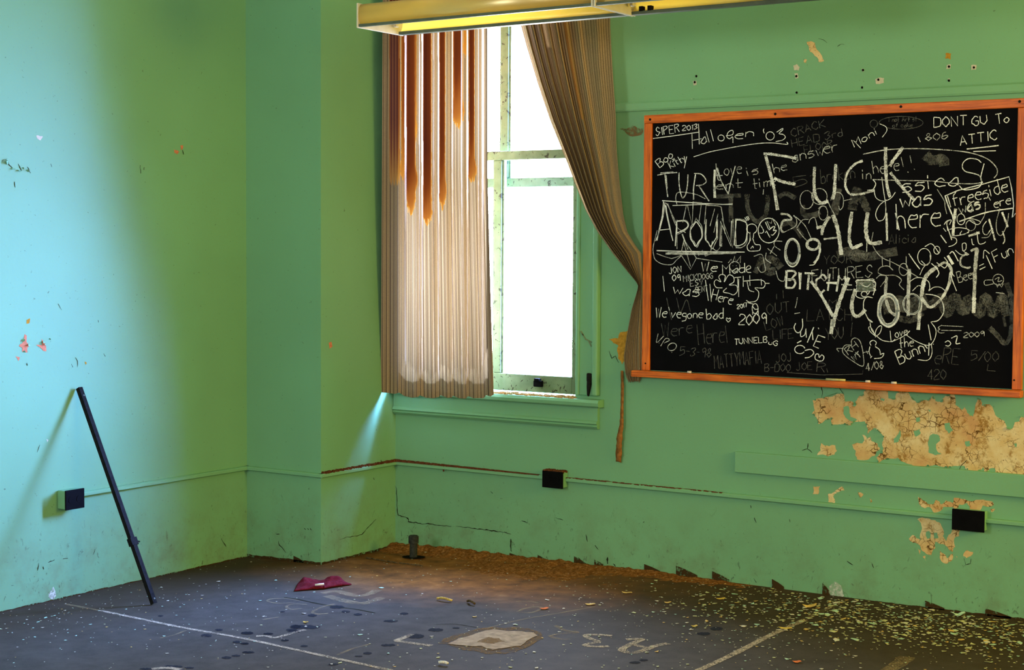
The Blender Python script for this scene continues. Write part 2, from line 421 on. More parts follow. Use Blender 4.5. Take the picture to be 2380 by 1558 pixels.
# ------------------------------------------------------------------ the room
RX, RY, RZ = 7.5, -8.5, 3.35
xs = np.concatenate([np.linspace(-.75, 1.6, 24), np.linspace(1.75, 7.8, 16)]); ys = np.linspace(-8.8, .3, 46)
fv = [(x, y, fz(x)) for y in ys for x in xs]; nx = len(xs)
ff = [[j*nx+i, j*nx+i+1, (j+1)*nx+i+1, (j+1)*nx+i] for j in range(len(ys)-1) for i in range(nx-1)]
floor = tag(mesh('floor', fv, ff, M['floor']), kind='structure')
def struct(name, mb, mat): return tag(mb.build(name, mat), kind='structure')
WX0, WX1, WZ0, WZ1 = 0.075, 1.155, 0.80, 2.92          # window opening
b = MB()
b.box(XA-.25, WX0, 0, .25, -.2, RZ); b.box(WX1, RX+.25, 0, .25, -.2, RZ)
b.box(WX0, WX1, 0, .25, -.2, WZ0); b.box(WX0, WX1, 0, .25, WZ1, RZ)
wall_back = struct('wall_back', b, M['paint'])
wall_left = struct('wall_left', MB().box(XA-.25, XA, RY-.25, 0, -.2, RZ), M['paint'])
wall_corner = struct('wall_corner', MB().box(XA, 0, YC, 0, -.2, RZ), M['paint'])
def holed(axis, base, th, a0, a1, holes, z0=.9, z1=2.9):
    m = MB(); cuts = [a0]
    def add(p, q, r, s):
        lo, hi = sorted((base, base+th))
        m.box(p, q, lo, hi, r, s) if axis == 'y' else m.box(lo, hi, p, q, r, s)
    prev = a0
    for c in holes:
        add(prev, c-.65, -.2, RZ); add(c-.65, c+.65, -.2, z0); add(c-.65, c+.65, z1, RZ); prev = c+.65
    add(prev, a1, -.2, RZ); return m
struct('wall_front', holed('y', RY, -.25, XA-.25, RX+.25, (1.2, 5.8)), M['farwall'])
struct('wall_right', holed('x', RX, .25, RY-.25, 0, (-4.4, -1.4)), M['farwall'])
bl_ = MB()
for x in (1.2, 5.8): bl_.box(x-.66, x+.66, RY-.06, RY-.04, .88, 2.92)
struct('added_blinds_front', bl_, M['blind'])  # unseen blind panels added to keep the sky out
bl_ = MB()
for y in (-4.4, -1.4): bl_.box(RX+.04, RX+.06, y-.66, y+.66, .88, 2.92)
struct('added_blinds_right', bl_, M['blind'])  # added out of view to shut sky light out of the right openings
struct('ceiling', MB().box(XA-.25, RX+.25, RY-.25, .25, RZ, RZ+.2), M['ceil'])

# ------------------------------------------------------------------ wall wear: plane functions
def fB(e):
    return lambda px, py: onY(px, py, -e)
def fA(e): return lambda px, py: onX(px, py, XA+e)
def fC(e): return lambda px, py: onX(px, py, 0+e)
def fF(e): return lambda px, py: (lambda p: (p[0], p[1], fz(p[0])+e))(onF(px, py))
def z7(s): return [(1650+x/3.245, 880+y/3.245) for x, y in nums(s)]
def zoom(ox, oy, k): return lambda s: [(ox+x/k, oy+y/k) for x, y in nums(s)]
z8 = zoom(1400, 0, 2.4286); z6 = zoom(0, 280, 2.596); zw = zoom(860, 460, 2.36); zq = zoom(540, 1000, 4.577); zr = zoom(1060, 1000, 4.582)

BIG = z7('775 165 830 150 905 140 960 115 1010 120 1020 175 1060 170 1090 190 1130 130 1160 120 1165 70 1200 55 1340 65 1345 150 1400 150 1420 90 1490 80 1505 120 1560 185 1595 165 1640 165 1680 130 1700 170 1740 175 1790 125 1840 120 1850 200 1900 240 1920 215 1940 260 1985 290 2000 220 2020 150 2045 160 2050 210 2110 195 2150 270 2220 320 2240 370 2280 380 2300 330 2335 325 2345 285 2400 300 2500 320 2520 700 2440 770 2369 745 2300 735 2160 725 2150 680 2105 685 2095 720 2070 710 2062 670 2030 700 1960 705 1920 660 1870 662 1800 672 1740 665 1640 660 1560 670 1480 640 1440 625 1420 600 1330 610 1270 635 1255 600 1290 560 1310 530 1310 440 1280 405 1250 380 1190 420 1180 350 1170 325 1090 325 1060 355 1010 345 920 350 915 300 870 312 820 345 800 290 770 265 790 240')
poly(frac(BIG, .13, 3), fB(.0010), 'peeled_patch', M['plaster'], wall_back)
def isles(lst, fn, mat, parent, amp=.16, name='peeled_patch', lv=2):
    for p in lst: poly(frac(p, amp, lv), fn, name, mat, parent)
isles([z7('1008 215 1045 208 1052 260 1060 290 1110 312 1080 322 1040 310 1008 270'), z7('1430 385 1437 440 1420 480 1388 485 1384 455 1410 430'),
       z7('1660 430 1690 418 1730 435 1735 470 1705 495 1710 540 1745 570 1700 580 1650 560 1645 500'), z7('1770 340 1810 335 1835 390 1800 415 1775 385'),
       z7('1925 475 1960 470 1968 505 1935 515'), z7('1555 295 1580 290 1585 325 1560 330'), z7('1535 400 1580 380 1590 410 1550 440'),
       z7('1290 150 1330 152 1310 172 1288 165'), z7('1075 205 1105 190 1095 212'), z7('1230 375 1262 372 1245 395'), z7('2290 490 2312 488 2308 520'),
       z7('1645 245 1665 235 1662 255')], fB(.0018), M['paint'], wall_back, .15, 'paint_island')
isles([z7('838 488 862 505 900 512 945 505 958 545 940 575 890 590 808 580 835 545'),
       z7('1072 500 1150 490 1165 470 1148 425 1170 430 1185 460 1210 440 1222 475 1262 490 1285 530 1240 585 1200 610 1110 612 1100 545')], fB(.0010), M['plaster'], wall_back)
isles([z7('780 815 830 812 822 840 815 875 775 872'), z7('890 872 940 855 995 815 1015 845 960 860 930 890 942 940 892 932'), z7('1115 860 1158 872 1132 900'),
       z7('1200 903 1226 925 1210 938'), z7('1570 892 1610 920 1640 945 1690 945 1708 915 1740 950 1780 920 1830 940 1840 900 1920 910 2040 915 2130 930 2140 955 2060 958 2040 1000 1960 990 1940 940 1880 950 1870 990 1830 970 1760 970 1740 1000 1690 1012 1660 972 1620 980 1578 950'),
       z7('2115 985 2150 985 2128 1010'), z7('1565 1062 1640 1055 1700 1070 1735 1090 1755 1130 1757 1190 1780 1228 1800 1180 1830 1140 1885 1150 1880 1190 1842 1210 1850 1270 1828 1312 1788 1270 1740 1250 1702 1232 1700 1280 1670 1332 1600 1300 1570 1250 1530 1240 1500 1210 1530 1180 1590 1222 1600 1130'),
       z7('1735 1300 1760 1320 1790 1360 1832 1322 1835 1345 1790 1398 1740 1370'), z7('1570 1285 1590 1300 1585 1330'), z7('1605 1345 1625 1335 1630 1380'),
       z7('1910 1340 1940 1295 1985 1310 1975 1335 1935 1355'), z7('1855 1340 1868 1345 1862 1355')], fB(.0010), M['plaster'], wall_back)
isles([z7('1630 1160 1655 1150 1665 1200 1640 1210'), z7('1685 1160 1715 1165 1722 1205 1690 1205')], fB(.0018), M['paint'], wall_back, .15, 'paint_island')
isles([z8('1153 235 1175 232 1200 242 1222 290 1252 345 1222 350 1210 322 1172 292'), z8('1140 335 1156 338 1150 356 1138 352')], fB(.0010), M['plaster'], wall_back)
isles([z8('1938 300 1970 302 1968 335 1935 330')], fB(.001), M['ochre'], wall_back)
isles([z8(s) for s in ('1078 370 1098 362 1114 378 1108 398 1082 396', '1084 415 1102 412 1106 440 1088 444', '1464 388 1478 390 1476 404 1464 402', '1540 448 1560 438 1590 440 1588 468 1545 474',
      '1944 368 1968 364 1966 388 1940 390', '2082 368 2112 366 2108 394 2082 396', '510 458 530 456 532 478 514 482', '500 556 524 560 528 582 506 578', '1092 526 1102 528 1098 536', '1950 444 1962 442 1956 458')],
      fB(.0012), M['spall'], wall_back, .12, 'plaster_spall')
for s in ('1095 430', '1471 396', '1956 376', '2097 381', '521 464', '516 564', '1097 523', '1466 494', '1956 455', '1558 450', '530 430'):
    (x, y), = z8(s); r = 2.6
    poly([(x+r*math.cos(t)*random.uniform(.8, 1.2), y+r*1.15*math.sin(t)) for t in np.linspace(0, 6.28, 11)[:-1]], fB(.0022), 'nail_hole', M['hole'], wall_back)
isles([zw('1310 775 1360 772 1370 740 1400 735 1420 726 1436 760 1445 800 1410 870 1382 915 1360 880 1355 840 1362 812 1335 798')], fB(.001), M['ochre'], wall_back, .12)
isles([zw('1155 720 1175 740 1165 760'), zw('1205 780 1230 785 1220 815')], fB(.001), M['spall'], wall_back, .12, 'plaster_spall')
# left wall and chase chips
isles([z6(s) for s in ('150 1288 162 1300 160 1335 180 1360 166 1372 168 1400 132 1396 136 1378 113 1362 135 1345', '250 1318 275 1350 280 1395 262 1392 218 1355 252 1358', '93 1422 118 1428 112 1452', '1048 175 1070 180 1082 190 1070 205 1052 196', '1088 152 1104 150 1104 170 1092 178')],
      fA(.001), M['brick'], wall_left, .12)
isles([z6(s) for s in ('160 1205 182 1195 176 1225 160 1228', '512 1455 524 1462 518 1475')], fA(.001), M['ochre'], wall_left, .12)
isles([z6('220 90 258 95 245 120 228 112'), zoom(0, 840, 2.597)('280 470 292 475 285 490')], fA(.001), M['spall'], wall_left, .12, 'plaster_spall')
isles([[(764, 797), (771, 795), (773, 806), (766, 811)]], fC(.001), M['brick'], wall_corner, .1)
def cracks(lst, fn, parent, w=1.6, name='crack'):
    for p in lst:
        m = MB2(); q = []
        for i in range(len(p)-1):
            a, c = np.array(p[i]), np.array(p[i+1]); n = max(2, int(np.linalg.norm(c-a)/5))
            for j in range(n): q.append(a+(c-a)*j/n+np.array((random.uniform(-.7, .7), random.uniform(-.9, .9))))
        q.append(np.array(p[-1])); ribbon(m, q, w, .5, True); lift(m, fn, name, M['crack'], parent)
cracks([zq('1740 600 1750 700 1752 850 1762 905 1800 915 1850 930 1872 950 1870 978 1950 985 2020 998 2080 995 2200 1015 2330 1025'), zr('0 1028 100 1035 250 1055 400 1075 520 1090 585 1110')], fB(.0014), wall_back, 2.0)
cracks([zr('582 1160 583 1290'), zr('1612 1355 1614 1425')], fB(.0014), wall_back, 3.2)
cracks([zr('580 1280 595 1295'), zr('1670 1420 1700 1460'), zr('1300 1360 1330 1400'), zr('700 965 760 990'), zr('1060 935 1140 960'), zr('1480 1230 1515 1275'), zr('1385 1110 1400 1190'), zr('370 650 390 675'),
        zr('1990 990 2005 975'), z7('820 30 835 60 848 100 842 150'), z7('940 40 985 85 1010 120'), z7('695 545 735 530 770 560'), z7('735 530 740 490'), z7('1035 1380 1080 1410'), z7('305 955 310 980'), z7('330 1510 350 1540'),
        z7('1880 690 1890 660 1915 640 1940 615'), z7('335 1050 350 1090'), z7('600 1060 605 1085'), z7('1225 1400 1235 1430'), z7('1915 1360 1930 1405 1965 1400 1970 1360'), zw('1155 720 1170 750 1200 770 1230 780'), zw('1310 840 1325 880 1345 870 1365 905')], fB(.0014), wall_back, 1.5)
cracks([z8('1220 220 1245 222 1268 242'), z8('1325 265 1345 248 1365 252')], fB(.0014), wall_back, 1.2)
cracks([z6(s) for s in ('45 230 48 262 80 290', '110 262 130 305', '165 280 185 318', '305 260 312 282', '88 370 92 405', '845 270 850 320', '870 282 868 300', '350 1105 372 1145', '455 1430 470 1455 466 1490', '430 1470 440 1490', '625 1405 635 1425', '160 1465 165 1480', '20 235 14 250', '590 1205 594 1220', '1100 180 1108 205')] +
       [zoom(0, 840, 2.597)(s) for s in ('575 1135 562 1168', '235 1220 228 1265', '290 1215 330 1200', '380 1195 410 1190', '260 1240 265 1258', '1335 1070 1365 1120', '240 505 225 550')], fA(.0014), wall_left, 1.6)
cracks([zq(s) for s in ('1580 320 1585 340', '1505 510 1512 530', '1140 1165 1220 1140 1330 1130 1380 1110 1440 1040 1530 950')], fC(.0014), wall_corner, 1.3)
cracks([zq(s) for s in ('490 1180 500 1225 540 1270 575 1310', '765 1045 780 1060', '800 1050 815 1062', '825 1048 840 1066', '470 1108 505 1108')], lambda x, y: onY(x, y, YC-.0014), wall_corner, 1.4)
# curled paint edges standing off the wall around the bare patches
def curls(polys, fn, fn2, parent, n, size=5):
    m = MB()
    for _ in range(n):
        p = random.choice(polys); i = random.randrange(len(p)); a = np.array(p[i]); c = np.array(p[(i+1) % len(p)])
        t = random.random(); s = random.uniform(.5, 1)*size; d = (c-a)/(np.linalg.norm(c-a)+1e-6); q = a+(c-a)*t
        nn = np.array((-d[1], d[0])); k = len(m.v); w = random.uniform(.4, 1)*s
        m.v += [tuple(fn(*(q-d*w-nn*1))), tuple(fn(*(q+d*w-nn*1))), tuple(fn2(*(q+d*w*.4+nn*s*.55))), tuple(fn2(*(q-d*w*.5+nn*s*.5)))]
        m.f.append([k, k+1, k+2, k+3])
    o = m.build('paint_curl', M['trimpaint'], parent, fix=False); o['kind'] = 'stuff'
curls([BIG], fB(.001), fB(.012), wall_back, 70, 6)
curls([z6('150 1288 162 1300 160 1335 180 1360 166 1372 168 1400 132 1396'), z6('250 1318 275 1350 280 1395 320 1330 300 1320'), z6('45 230 48 262 80 290 130 305 185 318')], fA(.001), fA(.012), wall_left, 16, 6)
# flap of paint hanging over the left end of the bare area
flap = MB(); flap.v = [tuple(fB(.001)(*p)) for p in z7('845 150 870 110 905 60 950 40')] + [tuple(fB(.012)(*p)) for p in z7('905 125 955 108 1000 112')]; flap.f = [[0, 1, 4], [1, 2, 5, 4], [2, 3, 6, 5]]
flap.build('paint_flap', M['trimpaint'], wall_back, fix=False)
# pale salt bloom at the foot of the walls
poly(frac([(1922, 1392), (1928, 1362), (1940, 1352), (1955, 1362), (1962, 1385), (1950, 1396)], .15, 2), fB(.0015), 'salt_bloom', M['efflo'], wall_back)
poly(frac([(112, 1390), (118, 1370), (124, 1364), (130, 1386), (124, 1396)], .15, 2), fA(.0015), 'salt_bloom', M['efflo'], wall_left)
poly(frac([(1440, 300), (1470, 292), (1495, 298), (1494, 312), (1462, 316)], .15, 2), fB(.0015), 'salt_bloom', M['mortar2'], wall_back)

# mastic left on the wall foot where the baseboard was torn off
def vn0(x): return .5+.25*math.sin(x*2.1+1)+.25*math.sin(x*5.3)
def residue(name, p0, p1, fn, bumps, base=2, n=90):
    m = MB2(); up = []; lo = []
    for i in range(n+1):
        t = i/n; x = p0[0]+(p1[0]-p0[0])*t; y = p0[1]+(p1[1]-p0[1])*t
        h = base+2.2*vn0(i*.37)+random.uniform(0, 1.2)
        up.append((x, y-h)); lo.append((x, y+7))
    m.v = up+lo; m.f = [[i, i+1, n+2+i, n+1+i] for i in range(n)]
    for (a, ya, c, yc, hh) in bumps:
        k = len(m.v); m.v += [(a, ya-hh), (a+(c-a)*.5, ya-hh*.72+(yc-ya)*.5), (c, yc-hh*.3), (c, yc+8), (a, ya+8)]; m.f.append([k, k+1, k+2, k+3, k+4])
    return tag(lift(m, fn, name, M['residue'], None), kind='structure')
def ybase(x):    # floor line of the back wall in the photo
    p = np.array((x if x else 0, 0)); lo, hi = 1200, 1500
    for _ in range(30):
        mid = (lo+hi)/2; q = onY(x, mid, 0)
        if q[2] > fz(q[0]): lo = mid
        else: hi = mid
    return lo
bl = [(x, ybase(x)-2, x+w, ybase(x+w), h) for x, w, h in ((1249, 22, 12), (1334, 28, 17), (1381, 26, 14), (1497, 38, 15), (1571, 50, 20), (1655, 40, 18), (1794, 28, 18), (1911, 18, 24), (1184, 30, 10), (2150, 45, 14), (2290, 60, 14))]
residue('baseboard_back', (921, ybase(921)), (2420, ybase(2420)), fB(.004), bl, 3, 160)
def ybaseC(x):
    lo, hi = 1200, 1400
    for _ in range(30):
        mid = (lo+hi)/2; q = onY(x, mid, YC)
        if q[2] > fz(q[0]): lo = mid
        else: hi = mid
    return lo
residue('baseboard_corner', (574, ybaseC(574)), (745, ybaseC(745)), lambda x, y: onY(x, y, YC-.004), [(682, ybaseC(682), 705, ybaseC(705), 14)], 4, 30)
def ybaseX(x, X):
    lo, hi = 1200, 1600
    for _ in range(30):
        mid = (lo+hi)/2; q = onX(x, mid, X)
        if q[2] > fz(q[0]): lo = mid
        else: hi = mid
    return lo
residue('baseboard_return', (748, ybaseX(748, 0)), (917, ybaseX(917, 0)), fC(.004), [], 3, 30)
residue('baseboard_left', (-20, ybaseX(-20, XA)), (572, ybaseX(572, XA)), fA(.004), [], 0.5, 60)

# ------------------------------------------------------------------ marks on the floor
def fstroke(pts, w, mat=None, name='painted_line', smooth=True, e=.0016):
    m = MB2(); P = smooth_pts(pts, 6) if smooth else [np.array(p, float) for p in pts]
    Q = [np.array(onF(*p)[:2]) for p in P]; R = [Q[0]]
    for q in Q[1:]:
        n = max(1, int(np.linalg.norm(q-R[-1])/.05)); a = R[-1]
        for j in range(1, n+1): R.append(a+(q-a)*j/n)
    ribbon(m, R, w, .12); return lift(m, lambda x, y: (x, y, fz(x)+e), name, mat or M['fpaint'], floor)
zf2 = zoom(560, 1180, 3.4); zf3 = zoom(1200, 1180, 2.975); zf4 = zoom(1700, 1180, 3.5); zf5 = zoom(0, 1280, 3.4)
fstroke([(232, 1420), (420, 1459), (560, 1484), (740, 1523), (930, 1564)], .022)
fstroke([(150, 1405), (236, 1421)], .02, M['fpaint2'])
fstroke([(1600, 1570), (1700, 1524), (1790, 1478), (1870, 1442)], .030)
fstroke([(1868, 1442), (1935, 1410), (1960, 1396)], .026, M['fpaint2'])
fstroke([(2045, 1570), (2085, 1547), (2110, 1528)], .06, M['fpaint2'])
fstroke([(1130, 1462), (1210, 1442), (1290, 1428), (1385, 1411)], .012, M['fpaint2'])
fstroke(zf5('1270 695 1380 670 1465 635'), .014, M['fpaint2'])
fstroke(zf2('760 1170 880 1120 1010 1085'), .014, M['fpaint2'])
fstroke(zf2('120 1020 200 1018 260 1032 350 1012 440 985 510 970'), .022, name='painted_letter')
fstroke(zf2('1350 1005 1290 1030 1225 1056'), .028, name='painted_letter', smooth=False); fstroke(zf2('1222 1055 1350 1075 1505 1095'), .03, name='painted_letter')
fstroke(zf3('660 890 560 882 480 885 500 905 565 932 500 945 480 958 560 965 640 962'), .026, name='painted_letter')
fstroke(zf3('1050 942 960 960 880 990 800 1008 735 995 740 975 800 945 860 918 850 912 760 915'), .03, name='painted_letter'); fstroke(zf3('800 950 900 972'), .024, name='painted_letter')
fstroke(zf3('270 820 330 850 420 865 350 872 250 885 240 895 300 912 370 915'), .02, M['fpaint2'], 'painted_letter')
fstroke(zf3('0 725 100 730 180 700 140 690 60 700 20 720'), .016, M['fpaint2'], 'painted_letter'); fstroke(zf3('0 655 80 650 150 662'), .014, M['fpaint2'], 'painted_letter')
fstroke(zf2('740 765 640 790 570 825 600 845 690 840'), .018, M['fpaint2'], 'painted_letter'); fstroke(zf2('520 770 420 765 360 785 400 808 480 800'), .014, M['fpaint2'], 'painted_letter')
fstroke(zf2('460 740 360 722 240 725 215 745 300 760 420 755'), .012, M['fpaint2'], 'painted_letter'); fstroke(zf2('170 890 300 868'), .012, M['fpaint2'], 'painted_letter')
fstroke(zf2('640 680 760 665 900 700 1000 690 1080 655'), .045, M['fpaint2'], 'paint_smear'); fstroke(zf2('680 700 800 735 960 760 1120 715'), .05, M['fpaint2'], 'paint_smear')
fstroke(zf5('1200 940 1320 930 1420 945'), .03, name='painted_letter')
fstroke(zf2('340 712 460 730 600 760 740 785 900 805 1060 835'), .006, M['crack'], 'floor_crack')
fstroke(zf2('1540 925 1700 925 1860 950'), .004, M['crack'], 'floor_crack')
def fblob(cx, cy, rx, ry, mat, name, e=.0014):
    poly(frac([(cx+rx*math.cos(t), cy+ry*math.sin(t)) for t in np.linspace(0, 6.283, 11)[:-1]], .10, 2), fF(e), name, mat, floor)
poly(frac(zf2('1560 1085 1600 1040 1760 1000 1980 945 2200 945 2370 990 2390 1040 2300 1090 2200 1130 2040 1158 1900 1150 1700 1110'), .08, 2), fF(.0016), 'mortar_halo', M['mortar2'], floor)
poly(frac(zf2('1635 1082 1720 1040 1860 1000 2000 968 2200 982 2300 992 2345 1018 2255 1062 2210 1100 2060 1120 1990 1130 1900 1100'), .06, 2), fF(.0030), 'mortar_patch', M['mortar'], floor)
poly(frac(zf2('1860 1072 1960 1030 2040 1040 2100 1068 2000 1085'), .1, 2), fF(.0036), 'mortar_stain', M['mortar2'], floor)
for s in ('50 995 50 12', '30 1078 32 8', '215 1000 40 7', '500 1098 30 8', '350 1052 30 7', '565 855 38 11', '510 945 120 16', '400 970 45 10', '830 825 35 9', '925 848 35 9', '1290 842 34 9', '1185 900 60 9', '1380 1020 70 18', '1540 970 62 14', '1165 1090 60 10',
          '1000 1155 36 10', '930 1178 32 6', '730 1243 40 8', '760 790 60 12', '60 1148 50 8', '330 826 20 5', '1700 955 30 6'):
    a, c, d, e = [float(x) for x in s.split()]; fblob(560+a/3.4, 1180+c/3.4, d/3.4, e/3.4, M['stain'], 'floor_stain')
for s in ('1630 676 45 15', '1730 630 32 8', '1955 655 50 10', '2120 662 42 8', '1875 725 36 10', '1935 738 34 8', '1790 850 40 10', '1865 835 36 8', '1960 806 44 8', '2335 605 45 16', '2330 640 60 10', '2250 713 32 7', '1370 920 75 10', '1150 938 50 8', '1495 930 40 7', '1270 520 22 6'):
    a, c, d, e = [float(x) for x in s.split()]; fblob(a/3.4, 1280+c/3.4, d/3.4, e/3.4, M['stain'], 'floor_stain')
for s in ('1295 875 48 11', '1385 840 45 12', '880 1058 32 7', '820 1075 40 8'):
    a, c, d, e = [float(x) for x in s.split()]; fblob(1200+a/2.975, 1180+c/2.975, d/2.975, e/2.975, M['stain'], 'floor_stain')

# ------------------------------------------------------------------ window
win = empty('window_1', (0.63, 0, WZ0), None, None, kind='structure')
def wbox(*a, bev=.004): return MB().box(*a, bev=bev)
c = MB()
c.box(0.003, WX0+.005, -.024, .0, .845, 3.0, .004); c.box(WX1-.005, 1.262, -.024, 0, .845, 3.0, .004)
c.box(WX1-.005, 1.168, -.034, -.01, .845, 2.93, .004); c.box(1.243, 1.274, -.036, 0, .845, 3.0, .008)
c.box(0.003, 1.274, -.026, 0, WZ1-.005, 3.02, .004)
c.box(WX1-.014, WX1, 0, .24, WZ0, WZ1); c.box(WX0, WX0+.014, 0, .24, WZ0, WZ1); c.box(WX0, WX1, 0, .24, WZ1-.014, WZ1)
c.box(WX1-.03, WX1-.014, .005, .03, WZ0, WZ1, .003); c.box(WX1-.03, WX1-.014, .078, .092, WZ0, WZ1, .003); c.box(WX0+.014, WX0+.03, .005, .03, WZ0, WZ1, .003)
c.build('window_casing', M['trimpaint'], win)
s = MB(); s.prism([(-.055, .826), (-.062, .812), (-.058, .796), (-.05, .790), (.24, .790), (.24, .822), (.02, .828)], 'x', .003, 1.296); s.build('window_stool', M['trimpaint'], win)
s = MB(); s.prism([(-.022, .79), (-.022, .722), (-.030, .716), (-.034, .706), (-.024, .700), (-.030, .692), (-.018, .680), (0, .680), (0, .79)], 'x', .003, 1.272); s.build('window_apron', M['trimpaint'], win)
def sash(name, y0, y1, z0, z1, bot, top):
    x0, x1 = WX0+.016, WX1-.016; st = .052; ym = (y0+y1)/2
    m = MB(); m.box(x0, x0+st, y0, y1, z0, z1, .004); m.box(x1-st, x1, y0, y1, z0, z1, .004)
    m.box(x0+st, x1-st, y0, y1, z0, z0+bot, .004); m.box(x0+st, x1-st, y0, y1, z1-top, z1, .004)
    xc = 0.628; m.box(xc-.024, xc+.024, y0+.004, y1-.004, z0+bot, z1-top, .006)
    for a, d in ((x0+st, xc-.024), (xc+.024, x1-st)):
        for q in ((a, a+.010), (d-.010, d)): m.box(q[0], q[1], ym-.004, y1-.002, z0+bot, z1-top)
    o = m.build(name, M['sash'], win)
    for a, d in ((x0+st, xc-.024), (xc+.024, x1-st)):
        p = MB().box(a-.004, d+.004, ym-.0015, ym+.0015, z0+bot-.004, z1-top+.004).build('pane', M['glass'], None)
        p.parent = o
    return o
lo = sash('lower_sash', .036, .074, .838, 2.069, .088, .046)
up = sash('upper_sash', .094, .130, 1.885, 2.93, .048, .05)
l = MB(); l.box(.868, .918, .016, .036, .868, .900, .004); l.box(.878, .908, .006, .03, .895, .912, .004); k = l.build('sash_lift', M['black'], None); k.parent = lo
hk = MB(); hk.box(1.213, 1.240, -.036, -.024, .915, .957, .006); hk.prism([(1.220, .925), (1.238, .930), (1.239, .90), (1.232, .865), (1.226, .842), (1.221, .85), (1.219, .89)], 'y', -.040, -.026)
hk.build('tieback_hook', M['iron'], win)
ro = MB()
for p, q in (((1350, 770), (1362, 790)), ((1360, 788), (1376, 796)), ((1368, 792), (1374, 806))):
    a, d = fB(.026)(*p), fB(.026)(*q); ro.cyl(a, d, .004, .003, 8)
ro.build('paint_curl', M['sash'], win)
d = MB2(); dm = MB()
for i in range(260):
    x = random.uniform(.66, 1.14); y = random.uniform(-.05, .034); zt = .829
    r = random.uniform(.002, .007); a = random.uniform(0, 3); ln = random.uniform(1, 4)
    dm.prism([(x-r*ln*math.cos(a), y-r*ln*math.sin(a)*.4), (x+r*.5, y-r*.4), (x+r*ln*math.cos(a), y+r*ln*math.sin(a)*.4), (x-r*.5, y+r*.4)], 'z', zt-.003, zt+random.uniform(.001, .006))
M['sawdust'] = m_plain('straw_dust', (.42, .24, .09), .9, .05, 0, .6, 200)
tag(dm.build('sill_debris', M['sawdust']), 'straw coloured crumbs and dust lying along the window stool', 'debris', kind='stuff')

# ------------------------------------------------------------------ curtains
def curtain_mesh(name, rows, cols, fpos, fst, fde, width, parent, mat):
    V = []; S = []; D = []; U = []
    for j in range(rows+1):
        for i in range(cols+1):
            s, t = i/cols, j/rows
            V.append(fpos(s, t)); S.append(fst(s, t)); D.append(fde(s, t)); U.append((s*width, t*2, 0))
    F = [[j*(cols+1)+i, (j+1)*(cols+1)+i, (j+1)*(cols+1)+i+1, j*(cols+1)+i+1] for j in range(rows) for i in range(cols)]
    o = mesh(name, V, F, mat, parent, True); me = o.data
    a = me.attributes.new('stain', 'FLOAT', 'POINT'); a.data.foreach_set('value', S)
    a = me.attributes.new('layers_backlight', 'FLOAT', 'POINT'); a.data.foreach_set('value', D)
    a = me.attributes.new('weave', 'FLOAT_VECTOR', 'POINT'); a.data.foreach_set('vector', np.array(U).ravel())
    return o
def interp(x, tab):
    a = [p[0] for p in tab]; c = [p[1] for p in tab]; return float(np.interp(x, a, c))
class VN:   # value noise
    def __init__(s, seed): r = np.random.RandomState(seed); s.g = r.rand(64, 64)
    def __call__(s, x, y):
        i, j = int(math.floor(x)), int(math.floor(y)); f, g = x-i, y-j; f = f*f*(3-2*f); g = g*g*(3-2*g); G = s.g
        a = G[i % 64, j % 64]; b_ = G[(i+1) % 64, j % 64]; c_ = G[i % 64, (j+1) % 64]; d_ = G[(i+1) % 64, (j+1) % 64]
        return (a*(1-f)+b_*f)*(1-g)+(c_*(1-f)+d_*f)*g
vn = VN(3); vn2 = VN(9)
ZT = 2.80
LL = [(-60, 890), (80, 889), (900, 885), (930, 885)]; LR = [(-60, 1132), (80, 1133), (400, 1133), (700, 1141), (900, 1147), (930, 1148)]
YL = -0.215
FOLDS = [(889, .0), (907, .02), (926, -.018), (946, .012), (968, -.012), (985, .014), (1004, -.012), (1022, .013), (1038, -.010), (1054, .014), (1078, -.012), (1092, .012), (1106, -.010), (1128, .012), (1141, -.03), (1148, -.01)]
HEM = [(885, 912), (905, 914), (918, 916), (928, 913), (940, 921), (958, 925), (972, 923), (976, 919), (990, 925), (1008, 926), (1020, 923), (1024, 919), (1040, 925), (1050, 924), (1053, 920), (1066, 926), (1082, 927), (1088, 921), (1100, 926), (1124, 926), (1130, 919), (1140, 922), (1148, 917)]
def lpx(s, t):
    s = max(0.0, (s-.05)/.95); py = -40 + (960)*t
    return interp(py, LL)*(1-s)+interp(py, LR)*s, py
def lpos(s, t):
    xpx, _ = lpx(s, t); py = -40+(interp(xpx, HEM)+40)*t
    f = interp(xpx, FOLDS); wob = (vn(s*9, t*3)-.5)*.012*t
    y = YL + (.098+.042*min(1, s*1.8))*t**2 + f*(1.25-.9*t) + wob
    if t > .93: y -= .006*(t-.93)/.07
    p = onY(xpx, py, y)
    if s < .05:                                   # unseen return of the outer edge, added to block leaking window light
        k = 1-s/.05; p0 = onY(interp(py, LL), py, y); return (max(.004, p0[0]-.03*k), y*(1-k)-.03*k, p0[2])
    return (p[0], y, p[2])
TONG = [  # x0, x1, tip y, lobe centre y, lobe extra width, strength
 (944, 966, 496, 415, 5, .85), (983, 1003, 516, 500, 3, 1.0), (1021, 1035, 487, 440, 3, .8), (1053, 1076, 294, 262, 4, .75), (1090, 1103, 424, 395, 6, .85), (933, 945, 420, 400, 4, .35), (964, 968, 330, 300, 1, .3), (1078, 1083, 130, 110, 2, .2)]
